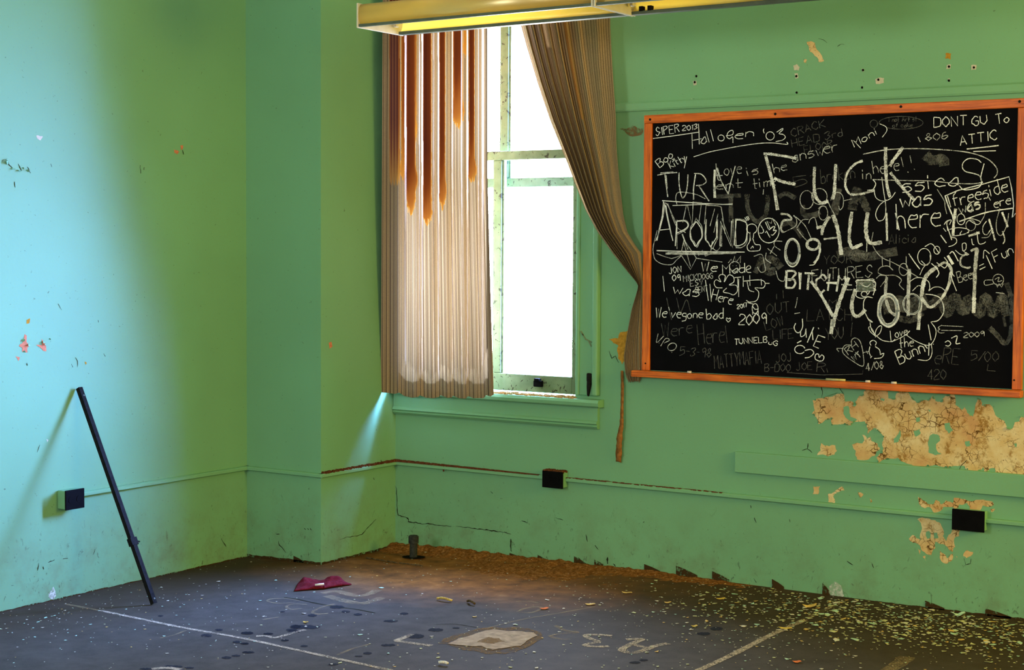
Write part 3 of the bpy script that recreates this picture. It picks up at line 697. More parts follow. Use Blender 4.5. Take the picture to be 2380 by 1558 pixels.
def lst(s, t):
    xp, py = lpx(s, t); st = 0.0
    jag = (vn(xp*.9, py*.10)-.5)*7 + (vn2(xp*2.2, py*.3)-.5)*6
    for x0, x1, tip, lb, ex, k in TONG:
        tipj = tip + (vn(xp*1.3+7, 3.3)-.5)*34
        if py > tipj: continue
        c_, hw = (x0+x1)/2, (x1-x0)/2
        near = max(0.0, 1-(tip-py)/75.0); hw2 = hw*(1-near**4*.8) + ex*math.exp(-((py-lb)/22.0)**2)
        e = hw2 + jag*.5*min(1, max(.15, near+.2)) - abs(xp-c_)
        if e > 0:
            age = min(1, max(0, (tip-py)/170.0)); core = min(1, e/(hw*.4+.1))
            left = 1-.45*min(1, max(0, (xp-x0)/(x1-x0)))
            st = max(st, min(1, .06+k*(.14+.86*age*core)*left))
    if 905 < xp < 929: st = max(st, min(1.0, (.55+.3*math.sin(xp*.9))*max(0, min(1, (440-py)/160))))  # brown stain band, darkened further as the shadow of the fold
    # ragged tide mark just above the hem
    if 936 < xp < 1134:
        y0 = interp(xp, [(936, 828), (945, 850), (955, 846), (975, 872), (1000, 886), (1030, 880), (1060, 878), (1090, 882), (1112, 876), (1134, 800)]) + (vn(xp*.5, 1)-.5)*26
        if y0 < py < 884 and st < .01: st = .0
    return st
def lde(s, t):
    xp, py = lpx(s, t); d = 0.0
    if s < .05: return 1.0
    if xp > 1128: d = min(1, (xp-1128)/4)
    if xp < 931: d = max(d, min(1, (931-xp)/6)*(.97 if xp < 922 else .8))  # strip made near opaque to paint in its lack of backlight
    hem = interp(xp, HEM)
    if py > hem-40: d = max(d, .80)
    # dirt collected above the tide mark, washed out pale just over the hem
    d = max(d, .46*max(0, min(1, (py-640)/220))) if py < hem-60 + (vn(xp*.35, 2)-.5)*34 else d
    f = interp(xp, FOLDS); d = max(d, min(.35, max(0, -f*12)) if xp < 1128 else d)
    for c_, w_, k_ in ((942.5, 2.2, .7), (981.5, 1.8, 1.0), (1019, 1.7, 1.0), (1051.5, 1.2, .6), (1086.5, 1.8, .9), (1122, 2.5, .5), (975, 1.2, .6), (1073, 1.2, .4), (1008, 1.0, .35), (1112, 1.0, .4)):
        if abs(xp-c_) < w_ and py < hem-44: d = min(d, -k_*(1 if py < 330 else max(.10, 1-(py-330)/230)))  # fold edges painted bright, as light showing through
    if 936 < xp < 1134 and py <= hem-40:      # washed-out ragged tide line just above the hem
        y0 = interp(xp, [(936, 832), (945, 850), (955, 846), (975, 870), (1000, 882), (1030, 876), (1060, 876), (1090, 880), (1112, 872), (1134, 815)]) + (vn(xp*.55, 1)-.5)*22 + (vn2(xp*1.7, 2)-.5)*10
        if py > y0: d = .06
    return d
cl = empty('curtain', (0.4, YL, .8), 'pale stained curtain panel hanging straight, covering the left of the window', 'curtain', 'pinstriped curtains')
curtain_mesh('curtain_panel', 300, 300, lpos, lst, lde, 1.35, cl, M['curtain'])
# right curtain, pulled aside and tucked behind the chalkboard frame
CLf = [(-40, 1192), (50, 1208), (110, 1224), (190, 1248), (280, 1279), (360, 1311), (420, 1334), (490, 1362), (540, 1389), (590, 1424), (635, 1461), (655, 1478), (664, 1483), (672, 1482), (720, 1468), (780, 1457), (830, 1450), (870, 1454), (888, 1462)]
CRt = [(-40, 1420), (50, 1420), (150, 1423), (250, 1429), (330, 1433), (430, 1442), (500, 1450), (540, 1460), (572, 1480), (590, 1493), (630, 1494), (664, 1493), (672, 1493), (760, 1493), (870, 1493), (888, 1487)]
def rpx(s, t):
    py = -40+928*t
    return interp(py, CLf)*(1-s)+interp(py, CRt)*s, py
NF = 8.5
def rpos(s, t):
    xp, py = rpx(s, t); wd_ = interp(py, CRt)-interp(py, CLf)
    ss = (1-(1-s)**1.75)*.95; g = 1.0 if s < .42 else max(.10, 1-(s-.42)*3.6)
    ph = ss*NF*2*math.pi + .6*math.sin(t*3)
    amp = min(.034, .0010*wd_**.62)*g + .003
    sh = .75*math.sin(ph)+.25*math.sin(2*ph+1)
    if py > 560: amp = min(amp, .024-.0205*min(1, (py-560)/120))
    y = interp(py, [(-40, -.14), (300, -.12), (500, -.09), (600, -.052), (660, -.026), (760, -.018), (888, -.015)]) + amp*sh + (vn(s*6+20, t*7)-.5)*.014*(1 if s > .6 else .4)
    if t > .985: py += 6*(vn(s*14, 5)-.5)
    xq = xp + (vn(s*5+3, t*9)-.5)*5*(1 if s > .7 else .2)
    p = onY(xq, py, y); return (p[0], y, p[2])
def rst(s, t):
    xp, py = rpx(s, t); st = 0.0
    if .475 < s < .505: st = max(st, .16*max(0, min(1, (330-py)/160)))
    return st if st > .05 else 0
def rde(s, t):
    xp, py = rpx(s, t); d = .80+.18*vn(s*18, t*2)
    if .04 < s < .24: d = .96  # left folds made near opaque to stand in for their shadows
    if .05 < s < .5: d -= .5*max(0, min(1, (420-py)/400))*vn2(s*26, 1.5)
    if s < .035: d = .0
    if .24 < s < .30 and py < 110: d = .0
    if py > 600: d = .95
    return d
cr = empty('curtain', (1.3, -.1, .9), 'brown pinstriped curtain swept aside and tucked behind the chalkboard frame', 'curtain', 'pinstriped curtains')
curtain_mesh('curtain_panel', 220, 240, rpos, rst, rde, 1.45, cr, M['curtain'])
rd = empty('curtain_rod', (.7, -.19, 2.81), 'metal curtain rod across the top of the window behind the ceiling light', 'rod')
m = MB(); m.cyl((.03, -.19, 2.815), (1.43, -.19, 2.815), .009, n=12); m.build('rod', M['iron'], rd, True)
for x in (.04, 1.42): MB().box(x-.008, x+.008, -.2, 0, 2.805, 2.825).build('bracket', M['iron'], rd)

# ------------------------------------------------------------------ chalkboard
BX0, BX1, BZ0, BZ1 = 1.518, 3.345, .985, 2.213
cb = empty('chalkboard', (BX0, 0, .95), 'black chalkboard in orange oak frame covered with scrawled chalk writing', 'chalkboard')
def oak(name, x0, x1, y0, y1, z0, z1, along, parent=cb, bev=.003):
    o = MB().box(x0, x1, y0, y1, z0, z1, bev).build(name, M['oak'], parent)
    r = random.random()*9; U = []
    for v in o.data.vertices:
        q = v.co; U.append((q.x, q.y+r, q.z+r) if along == 'x' else (q.z, q.y+r, q.x+r))
    a = o.data.attributes.new('grain', 'FLOAT_VECTOR', 'POINT'); a.data.foreach_set('vector', np.array(U).ravel()); return o
MB().box(BX0+.01, BX1-.01, -.013, -.002, BZ0+.002, BZ1-.01).build('slate', M['slate'], cb)
oak('top_rail', BX0, BX1, -.026, 0, BZ1-.040, BZ1, 'x')
oak('stile', BX0, BX0+.042, -.025, 0, BZ0, BZ1-.040, 'z'); oak('stile', BX1-.040, BX1, -.025, 0, BZ0, BZ1-.040, 'z')
oak('chalk_tray', BX0-.03, BX1+.012, -.075, -.027, .955, .985, 'x')
for px, py in ((1511, 278), (1802, 265), (2094, 248), (2370, 236)):
    p = onY(px, py, -.026); MB().cyl((p[0], -.0275, p[2]), (p[0], -.02, p[2]), .006, n=14).build('screw', M['iron'], cb)
for px, py in ((1500, 845), (2357, 884)):
    p = onY(px, py, -.026); MB().cyl((p[0], -.0270, p[2]), (p[0], -.02, p[2]), .004, n=10).build('screw', M['iron'], cb)
for i, (px, py, ln, lb) in enumerate(((1598, 860, .018, 'short white chalk stub on the left end of the oak tray'), (1920, 875, .09, 'long pale chalk stick lying on the oak tray, mid length'), (2012, 880, .02, 'small chalk bit on the oak tray under the chalk heart drawing'), (2072, 881, .022, 'small chalk bit on the oak tray under the words about the bunny'))):
    p = onY(px, py-1, -.06); x = p[0]
    tag(MB().cyl((x, -.06, .9905), (x+ln, -.056, .9905), .0052, n=12).build('chalk_stick', M['paper'] if i != 1 else M['flake_a'], None, True), lb, 'chalk', 'chalk bits on the tray')

GLY = dict(A='022842,1434', B='0208,~083847362505,~053544433202', C='~47382817060413223243', D='0208,~082847432202', E='48080242,0535', F='480802,0535', G='~4738281706041322324345,4525',
 H='0208,4248,0545', I='2228', J='~3833221203', K='0208,480542', L='080242', M='0208254842', N='02084248', O='~2817060413223344463728', P='0208,~0838473605', Q='~2817060413223344463728,2442',
 R='0208,~0838473605,2542', S='~4738281716254433221203', T='0848,2822', U='~080413223344,4448', V='082248', W='0812273248', X='0842,0248', Y='0825,482522', Z='08480242')
GLY.update({'0': GLY['O'], '1': '172822', '2': '~07183847460302,0242', '3': '~0738473625,~2544331203', '4': '380444,3832', '5': '480805,~053644331202', '6': '~38170403122233443504', '7': '084822', '8': '~253728171625443322130425', '9': '~4536251617283847,4742',
 'a': '~3525140312223334,3532', 'b': '0208,~042534332202', 'c': '~3425150403122232', 'd': '~3525150403122233,3832', 'e': '~04343525150403122232', 'f': '~38271612,0535', 'g': '~3525150413233335,~35311000', 'h': '0208,~0415253432',
 'i': '1512,1617', 'k': '0208,350432', 'l': '1812', 'm': '0205,~04152522,~24354542', 'n': '0205,~0415253432', 'o': '~150403122233342515', 'p': '0500,~052534332202', 'r': '0205,~041535', 's': '~35251504142433221202', 't': '181222,0535',
 'u': '~050312223335,3532', 'v': '051235', 'w': '0512243245', 'x': '0532,3502', 'y': '0513,3500', 'z': '05350232', "'": '1826', '!': '1814,1312', '.': '1213', '-': '0535', '+': '2622,0444', '/': '0248', ',': '1211'})
def zn(z):
    return {1: (1480, 220, 4.582), 2: (1900, 220, 4.583), 3: (1480, 540, 4.327), 4: (1900, 540, 4.1), 5: (1750, 440, 4.87), 6: (2100, 440, 4.868), 0: (0, 0, 1)}[z]
WR = {'n': 0}
class Ins:
    """one chalk inscription or drawing: strokes collected into one mesh on the slate"""
    def __init__(s, name='chalk_writing', b=3): s.m = MB2(); s.name = name; s.b = b; s.parts = []
    def st(s, z, pts, w, smooth=True):
        ox, oy, k = zn(z); P = nums(pts) if isinstance(pts, str) else pts
        P = [(ox+x/k, oy+y/k) for x, y in P]
        Q = smooth_pts(P, 6) if smooth else [np.array(p, float) for p in P]
        w = w*.74 if w/k < 4 else w
        ribbon(s.m, Q, max(1.6, w/k), .22)
        if s.b == 0: m = MB2(); ribbon(m, Q, max(1.9, w/k), .18); s.parts.append(m)
        return s
    def el(s, z, cx, cy, rx, ry, w, a0=0, a1=6.4, tilt=0, n=26, rep=1):
        for r in range(rep):
            j = 1+random.uniform(-.08, .08)*(r > 0); pts = []
            for t in np.linspace(a0, a1, n):
                x, y = rx*j*math.cos(t), ry*j*math.sin(t); pts.append((cx+x*math.cos(tilt)-y*math.sin(tilt)+r*random.uniform(-2, 2), cy+x*math.sin(tilt)+y*math.cos(tilt)))
            s.st(z, pts, w, False)
        return s
    def tx(s, z, word, p0, p1, h, w=10, slant=.06, rep=1):
        adv = [2.4 if c in "il'!.,1I" else 3 if c == ' ' else 5.3 if c.isupper() or c.isdigit() else 4.2 for c in word]
        d = np.array(p1, float)-np.array(p0, float); L = np.linalg.norm(d); ex = d/L; ey = np.array((ex[1], -ex[0])); sx = L/(sum(adv)-1.2); sy = h/6.0
        for r in range(rep):
            x = 0.0
            for c, a in zip(word, adv):
                off = -1 if c in "il'!.,1I" else 0; dy = random.uniform(-.3, .3); rot = random.uniform(-.06, .06)
                for stv in GLY.get(c, '').split(','):
                    if not stv: continue
                    sm = stv[0] == '~'; q = stv.lstrip('~'); P = []
                    for i in range(0, len(q)-1, 2):
                        gx, gy = int(q[i])+off+random.uniform(-.14, .14), int(q[i+1])-2+dy+random.uniform(-.14, .14)
                        gx, gy = gx-gy*rot, gy+gx*rot
                        v = np.array(p0, float)+ex*((x+gx)*sx)+ey*(gy*sy)+ex*(gy*sy*slant); P.append(tuple(v))
                    s.st(z, P, w, sm)
                x += a
        return s
    def done(s):
        if s.b == 0 and len(s.parts) > 1:
            for m in s.parts:
                q = Ins('chalk_smear', 0); q.m = m; q.parts = [m]; q.done()
            return
        if s.b == 0: s.name = 'chalk_smear'
        WR['n'] += 1; e = .0136+.00003*WR['n']
        return lift(s.m, lambda x, y: onY(x, y, -e), s.name, M['chalk%d' % s.b], cb)
D = 'chalk_drawing'
# broad smears first
Ins(D, 0).st(1, '840 1090 970 1080 1110 1075', 45).st(1, '1000 1090 1003 1200 1005 1360', 46).st(1, '1175 1060 1180 1200 1230 1315 1300 1350 1370 1280 1390 1180 1395 1070', 48).st(1, '1510 1090 1590 1055 1690 1105', 50).done()
Ins(D, 0).st(2, '215 1000 200 1140 180 1280', 85).st(2, '430 990 385 1140 370 1230', 95).st(2, '450 1060 500 1160 540 1250', 75).st(2, '1150 640 1220 700 1330 690 1350 760', 110).done()
Ins(D, 0).st(3, '1450 360 1400 300 1330 270 1300 340 1320 400 1400 380', 75).st(3, '1260 250 1220 340 1190 410', 55).done()
Ins(D, 0).st(4, '1090 700 1180 620 1230 780 1310 620 1390 760 1440 640 1540 780 1600 620 1680 780 1760 620 1800 800', 90).done()
Ins(D, 0).st(4, '620 700 760 680 900 700 1050 640', 150).st(4, '300 200 420 240 760 180', 80).st(4, '780 820 900 840 1000 760', 60).done()
Ins(D, 0).st(4, '1800 480 1840 600 1855 750 1845 960 1790 1060 1720 990 1640 910', 46).st(4, '1770 780 1790 900', 30).done()
Ins(D, 0).st(5, '560 180 580 290 700 290 760 260', 60).st(5, '330 400 430 380 560 540', 60).st(5, '950 740 1100 700 1300 760', 90).done()
# main big word rows
Ins('chalk_writing', 4).st(1, '1350 630 1420 632 1500 645 1600 660 1700 680', 27).st(1, '1372 650 1420 830 1462 1000 1500 1230', 36, False).st(1, '1462 890 1560 930 1690 955', 30).done()
Ins('chalk_writing', 4).st(1, '1893 770 1888 950 1900 1070 1935 1130 1975 1155 2040 1135', 32).st(2, '195 740 185 950 172 1085 150 1110', 34).done()
Ins('chalk_writing', 4).st(2, '482 705 400 740 320 830 295 950 320 1030 370 1065 480 1055 610 1020', 24).done()
Ins('chalk_writing', 4).st(2, '725 560 726 750 738 950 772 1095', 34).st(2, '910 560 860 630 800 710 772 765', 34).st(2, '775 830 880 960 960 1050 1030 1120', 32).done()
Ins('chalk_writing', 4).st(1, '220 858 330 838 430 830', 13).st(1, '250 835 390 822', 10).st(1, '300 850 312 960 330 1090', 16).st(1, '314 860 325 1000', 10).st(1, '450 830 450 950 470 1060 490 1100 520 1060 540 960 545 850', 16).st(1, '625 850 605 1000 605 1120', 18)\
   .st(1, '610 840 690 850 740 920 700 960 630 970', 13).st(1, '660 970 720 1060 770 1135', 16).st(1, '830 800 825 950 832 1100', 24, False).st(1, '850 780 900 920 975 1060', 16).st(1, '975 1060 1005 920 1050 760', 16).st(1, '858 850 866 905 890 900 860 780', 8).done()
Ins('chalk_writing', 3).st(1, '270 1130 560 1150 800 1165 1020 1170', 13).st(1, '380 1182 720 1170 1020 1164', 10).st(3, '200 185 600 195 1085 200', 13).done()
Ins('chalk_writing', 2).st(3, '290 215 700 215 1000 205', 20).st(3, '310 205 700 205 900 200', 14).done()
Ins('chalk_writing', 3).st(1, '285 1140 275 1250 270 1300 240 1430 215 1556', 13).st(1, '296 1160 280 1300 235 1470 200 1560', 9).st(1, '300 1170 320 1280 345 1400 385 1558', 13).st(1, '310 1180 330 1300 372 1500', 8).st(1, '232 1445 350 1432', 10).tx(0, 'ROUND', (1570, 573), (1734, 572), 58, 2.8, .05, 1).done()
Ins('chalk_writing', 2).tx(0, 'ROUND', (1573, 578), (1738, 576), 66, 2.4, .0).done()
Ins(D, 2).st(3, '205 -20 165 150 172 240 195 285 260 320 350 325 400 280 450 235', 8).st(3, '200 215 280 245 350 265 400 250 440 235 475 80', 8, False).st(3, '450 235 540 375 600 260 480 85', 8, False).st(3, '540 345 500 200 470 100', 8, False).st(3, '620 235 660 180 690 240 740 220 760 90', 8, False).st(3, '760 160 810 185 860 110', 8).st(3, '600 262 720 280 860 300', 7).done()
Ins(D, 2).st(1, '285 1150 330 1180 420 1370', 5).st(1, '530 1170 490 1360', 5).st(1, '540 1180 590 1400 600 1140 690 1150 660 1370', 5, False).st(1, '740 1160 720 1380', 5).st(1, '830 1215 780 1400', 5).st(1, '740 1180 880 1190 905 1240 940 1480', 5).st(1, '330 1160 420 1400 520 1470', 5).st(1, '430 1180 415 1100 450 1040 620 1060 730 1110', 4).st(1, '865 1270 820 1470', 6).st(1, '905 1390 900 1540', 10).done()
# second large word: Y'ALL
Ins('chalk_writing', 4).st(5, '870 310 810 400 780 490', 34).st(5, '905 290 945 400 975 540 1000 745', 42).done()
Ins('chalk_writing', 2).st(5, '720 440 780 430 780 520', 30).st(5, '800 565 890 555 950 550', 20).done()
Ins('chalk_writing', 4).st(5, '1120 255 1100 400 1090 560 1110 640 1140 662 1240 620', 38).st(5, '1300 260 1280 400 1285 520 1310 590 1360 615 1460 600', 42).st(5, '1290 600 1287 710', 14).done()
Ins('chalk_writing', 4).tx(5, 'BITCH', (370, 1120), (950, 1165), 190, 22, .02).st(5, '1040 985 1060 1090', 24).st(5, '1000 1080 1120 1085', 16).st(5, '1060 1138 1125 1138', 16).done()
Ins('chalk_writing', 3).st(5, '372 920 380 1110', 16).st(5, '520 940 535 1135', 16).st(5, '585 945 700 955', 16).st(5, '830 1060 950 1060', 22).done()
# third large row
Ins('chalk_writing', 4).st(5, '655 1040 740 1150 830 1300 905 1440', 34).st(5, '1085 1000 1030 1130 970 1300 930 1440 905 1556', 44).st(4, '145 830 130 970', 36).done()
Ins('chalk_writing', 4).st(5, '1160 1130 1120 1280 1130 1400 1180 1440 1240 1400 1270 1360', 40).done()
Ins('chalk_writing', 3).st(5, '1270 1400 1300 1460 1355 1505', 9).st(5, '1355 1230 1290 1220 1255 1270 1250 1360', 13).done()
o_ = Ins(D, 4)
for _ in range(16): o_.st(4, [(random.uniform(365, 548), random.uniform(452, 560)) for _ in range(4)], 22)
o_.done()
Ins(D, 3).st(4, '370 460 450 455 545 470 548 540 530 600', 12).st(4, '375 560 370 610 430 630 480 590 500 560', 9).el(4, 445, 590, 28, 25, 8).st(4, '420 500 470 520 510 490', 8).done()
Ins('chalk_writing', 4).el(4, 676, 745, 92, 150, 34, rep=2).done()
Ins('chalk_writing', 3).el(4, 676, 742, 104, 160, 8, rep=2).done()
Ins('chalk_writing', 2).st(4, '660 430 648 560 655 650 690 750 740 790', 30).st(4, '875 350 866 600 865 800', 32).done()
Ins('chalk_writing', 4).el(4, 900, 685, 80, 95, 14, rep=3).st(4, '1010 460 992 600 975 760 960 930', 34).done()
Ins('chalk_writing', 4).st(4, '1140 330 1060 390 1020 450 1010 520', 34).st(4, '1245 300 1275 370 1255 490 1190 620 1080 715 1010 650 990 600', 28).done()
Ins(D, 3).st(4, '880 470 940 435 1010 440 1060 475 1070 530 1060 555', 9).st(4, '1060 560 1110 525 1170 525 1215 555', 7).st(4, '905 560 960 510 1000 530 1010 590', 8).st(4, '1030 590 1110 600 1170 630 1200 700 1200 770 1150 840 1080 855', 11).done()
Ins('chalk_writing', 2).st(4, '1520 160 1505 320 1495 560 1488 650', 34).done()
Ins('chalk_writing', 3).st(4, '1496 620 1490 700 1488 770', 32).done()
# small writing, top left
Ins().tx(1, 'SIPER', (205, 440), (455, 398), 85, 10).tx(1, '2013', (488, 388), (645, 368), 55, 8).st(1, '172 468 400 438 660 400', 10).st(1, '657 312 662 410', 10).done()
Ins().st(1, '588 420 592 578', 10).st(1, '662 380 665 530', 10).st(1, '590 488 690 470', 10).tx(1, 'all', (690, 530), (840, 482), 125, 10).el(1, 898, 462, 33, 32, 9).st(1, '950 440 1020 425 1020 380 975 400 960 450 990 470 1020 450 1024 515', 9).tx(1, 'en', (1050, 470), (1240, 445), 105, 10).done()
Ins().st(1, '1355 362 1348 385 1358 412', 9).el(1, 1420, 440, 44, 44, 10).st(1, '1490 400 1550 362 1552 378 1515 415 1560 425 1582 455 1550 485 1480 500', 10).st(1, '605 663 760 615 900 585 1100 548 1300 520 1450 515 1600 530 1598 505', 9).done()
Ins().tx(1, 'Boo', (245, 778), (385, 655), 85, 8).st(1, '375 690 400 700', 8).st(1, '390 680 388 712', 8).tx(1, 'Kitty', (365, 792), (525, 690), 75, 8).st(1, '532 660 505 785', 9).done()
Ins(b=1).tx(1, 'CRACK', (1650, 450), (2010, 340), 80, 8).tx(1, 'HEAD 3rd', (1655, 560), (2190, 440), 80, 7).tx(1, 'FLOOR', (1790, 625), (2090, 560), 75, 7).done()
Ins(b=2).tx(0, 'answer', (1842, 378), (1948, 350), 28, 2.2).done()
Ins(b=2).tx(1, 'Love', (850, 870), (1115, 838), 130, 8).tx(1, 'is', (1185, 865), (1295, 835), 105, 9).tx(1, 'he', (1465, 838), (1600, 800), 105, 8).done()
Ins(b=2).tx(1, 'ent', (850, 1015), (1130, 985), 95, 7).tx(1, 'time', (1240, 1000), (1480, 960), 110, 7).done()
Ins(b=1).tx(2, 'broken', (40, 940), (400, 890), 150, 8).tx(1, '51', (1680, 985), (1900, 960), 110, 7).done()
Ins(b=2).tx(2, 'in', (480, 905), (570, 895), 120, 8).tx(2, 'here', (600, 850), (870, 800), 140, 8).st(2, '890 665 915 770', 9).st(2, '960 822 968 830', 10).st(2, '985 650 1000 730', 9).st(2, '1030 790 1036 800', 10).done()
# top right
Ins().tx(2, 'Moni', (395, 560), (650, 415), 85, 10).st(2, '665 312 725 340 738 385 690 455', 9).st(2, '385 490 460 570', 9).done()
Ins(D, 1).el(2, 890, 300, 235, 68, 6, 2.9, 8.6).el(2, 600, 310, 40, 40, 6).tx(2, 'i not Art st', (760, 290), (1060, 280), 50, 5).tx(2, 'of cake', (800, 350), (1010, 345), 50, 5).done()
Ins(b=2).st(2, '1070 450 1095 505', 12).tx(2, '806', (1150, 495), (1392, 468), 75, 9).done()
Ins().tx(2, 'DONT', (1240, 350), (1590, 325), 105, 12).tx(2, 'GU', (1650, 335), (1812, 308), 95, 12).tx(2, 'To', (1905, 312), (2040, 290), 100, 13).done()
Ins().tx(2, 'ATTIC', (1520, 545), (1915, 475), 100, 12).st(2, '1590 580 1760 562 1930 542', 15).st(2, '1660 606 1900 598', 12).done()
Ins(D, 2).st(2, '485 635 720 590 1000 575 1300 585 1600 615 1800 680 1900 770 1915 840 1880 890', 14).st(2, '590 905 900 915 1200 920 1450 945 1650 950 1760 935', 12).done()
Ins().st(2, '1745 725 1700 690 1610 682 1552 725 1545 780 1580 820 1660 840 1725 865 1748 930 1720 985 1620 1012 1550 1010 1510 970', 13).st(2, '1775 735 1745 850 1740 900 1760 940', 13).done()
Ins().st(2, '590 905 620 950 590 1010 530 1020', 12).st(2, '600 1010 625 1100 700 1135 780 1105 830 1040', 9).st(2, '735 1120 660 1180 620 1270 640 1335 670 1345 712 1315 728 1200 700 1000 685 880', 10).tx(2, 'ssica', (900, 1040), (1500, 965), 170, 13).done()
Ins('chalk_writing', 4).st(2, '735 1260 738 1400 742 1558', 22).done()
Ins().tx(2, 'was', (880, 1205), (1225, 1165), 190, 16).done()
Ins().st(2, '830 1260 870 1445', 16).tx(2, 'here', (845, 1430), (1310, 1385), 260, 14).done()
Ins().st(2, '1355 1082 1500 1020 1740 960 2040 876 2068 1000 2090 1180 2075 1310 2110 1265', 15, False).st(2, '1510 1352 1800 1255 2080 1210', 16).st(2, '1360 1082 1392 1180 1440 1300 1455 1380', 18).st(2, '1385 1080 1420 1200', 12).done()
Ins().tx(2, 'freeside', (1452, 1195), (2030, 1030), 150, 12).tx(2, "'ere", (1845, 1210), (2060, 1165), 110, 11).done()
Ins('chalk_writing', 3).tx(2, 'was', (1520, 1275), (1740, 1205), 130, 12, 0, 2).done()
# left middle and bottom
Ins().tx(1, 'JIM', (1315, 1490), (1480, 1395), 85, 10).tx(1, '13', (1400, 1530), (1500, 1470), 80, 12).el(1, 1405, 1448, 112, 132, 11).done()
Ins(D, 3).el(1, 1225, 1430, 55, 52, 9, 1.9, 7.5).st(1, '1205 1480 1212 1558', 8).st(1, '1245 1480 1240 1530', 8).st(3, '1140 0 1135 90 1110 140 1125 185 1180 190', 9).st(3, '1165 60 1190 120 1240 130 1235 180 1180 190', 9).st(1, '1150 1310 1175 1345', 9).st(1, '1165 1300 1190 1340', 9).st(1, '1180 1295 1200 1330', 9).st(3, '1145 165 1165 140 1172 160', 7).done()
Ins(D, 2).st(5, '120 1 115 60', 8).st(5, '165 670 270 755', 10).st(5, '240 645 195 730', 10).st(5, '330 590 250 590 245 640 310 690', 8).st(5, '150 720 145 790 205 840', 9).st(5, '10 760 100 740 130 850 140 920 90 940 50 880', 11).st(5, '260 925 290 1020 350 1040 365 980', 9).done()
Ins(D, 2).st(1, '1530 1270 1610 1280 1645 1330 1560 1345 1535 1430 1560 1470', 22).st(1, '1670 1290 1700 1330 1690 1400 1560 1470', 9).el(1, 1810, 1120, 72, 98, 9).el(1, 1985, 1262, 48, 75, 9).el(1, 1945, 1085, 82, 85, 10).done()
Ins('chalk_writing', 2).st(5, '460 295 540 360 600 430 660 560', 9).st(5, '495 440 560 350 630 340', 9).st(5, '500 450 560 530 630 600', 11).st(5, '630 390 650 340 700 325 730 430', 9).st(5, '850 140 880 210 920 280', 10).st(5, '880 130 910 50 980 40 1020 90 1020 190 985 235 970 190', 10).st(5, '1030 130 1120 110', 8).st(5, '740 220 780 190 830 200', 9).done()
Ins(D, 2).st(3, '920 310 950 270 965 310 985 240 1000 300 1045 240 1040 310', 7, False).el(3, 985, 345, 52, 50, 6).st(3, '965 335 967 340', 7).st(3, '1000 335 1002 340', 7).done()
Ins().tx(3, 'We', (650, 400), (805, 388), 95, 10).tx(3, 'Mad', (865, 418), (1085, 408), 95, 10).st(3, '1100 380 1145 360 1130 335 1100 360 1110 400 1150 405', 9).done()
Ins().tx(3, 'JON', (325, 420), (448, 402), 62, 8).tx(3, '09', (358, 492), (438, 485), 62, 8).done()
Ins(b=2).tx(3, 'MICK', (470, 502), (610, 480), 62, 8).tx(3, 'DOGG', (620, 478), (765, 462), 55, 7).tx(3, 'ESV', (540, 545), (665, 530), 58, 8).done()
Ins().st(3, '262 440 278 595', 10).tx(3, 'was', (362, 622), (625, 650), 130, 10).st(3, '690 480 720 690', 9).st(3, '735 520 750 700', 9).tx(3, 'Here', (745, 680), (955, 725), 110, 10).done()
Ins(b=2).tx(3, 'SENT', (590, 615), (715, 595), 60, 8).done()
Ins(D, 3).st(3, '862 560 800 555 778 510 800 478 845 500 825 450 850 425 890 440 880 500 925 430 972 450 975 500 930 530 1000 535 1012 590 975 630 930 615 870 600 905 560', 9).done()
Ins(D, 3).tx(3, 'TH', (985, 560), (1140, 540), 105, 9).st(3, '1025 470 1025 650', 10).st(3, '1070 490 1240 480 1290 510 1270 560 1190 560 1225 600 1220 660 1190 695 1110 705', 9).st(3, '1290 514 1335 515', 9).st(3, '1250 470 1255 535', 8).st(3, '1110 500 1130 580 1180 600', 8).st(3, '1100 685 1150 715', 8).st(3, '1120 710 1180 725', 9).done()
Ins().tx(3, '2017', (1012, 772), (1112, 750), 42, 10).done()
Ins(D, 3).el(3, 1190, 768, 30, 50, 7).st(3, '1165 745 1190 775 1225 770', 7).st(3, '1165 790 1165 830', 7).st(3, '1222 790 1222 830', 7).done()
Ins().tx(3, '2009', (1030, 935), (1305, 915), 105, 11).done()
Ins().tx(3, "We've", (190, 860), (440, 862), 105, 10).tx(3, 'gone', (455, 862), (660, 862), 95, 9).tx(3, 'bad', (705, 878), (870, 862), 105, 10).st(3, '920 905 900 880 905 862 920 872 938 865 940 885 920 905', 8).done()
Ins(b=1).tx(3, 'Were', (255, 1060), (560, 1010), 140, 8).tx(3, 'Here', (620, 1130), (880, 1100), 200, 8).st(3, '890 940 910 1115', 8).st(3, '300 660 330 800 350 880', 6).st(3, '400 660 440 800 500 680 540 800', 6).done()
Ins(b=2).st(3, '215 1020 200 1110 270 1045', 10).st(3, '240 1145 290 1070 330 1085 275 1115', 9).el(3, 355, 1153, 46, 36, 9, tilt=-.5).st(3, '350 1208 355 1210', 10).st(3, '222 1112 226 1116', 10).done()
Ins(b=1).tx(3, '5-3-98', (430, 1240), (745, 1262), 90, 8).done()
Ins().tx(3, 'TUNNELB', (985, 1135), (1310, 1105), 58, 9).tx(3, 'uG', (1325, 1130), (1412, 1142), 50, 8).done()
Ins(b=1).tx(3, 'LOW', (1300, 992), (1485, 935), 95, 8).tx(3, 'LIFE', (1370, 1082), (1575, 1062), 95, 8).done()
Ins(b=1).tx(3, 'OUT', (1310, 832), (1540, 802), 105, 9).st(3, '1405 620 1408 675', 8).st(3, '1470 585 1475 665', 8).done()
Ins(b=2).st(3, '1615 655 1605 720 1593 762', 8).st(3, '1585 820 1640 810', 9).done()
Ins(b=1).tx(3, 'MATTYMAFIA', (785, 1375), (1255, 1318), 130, 8).done()
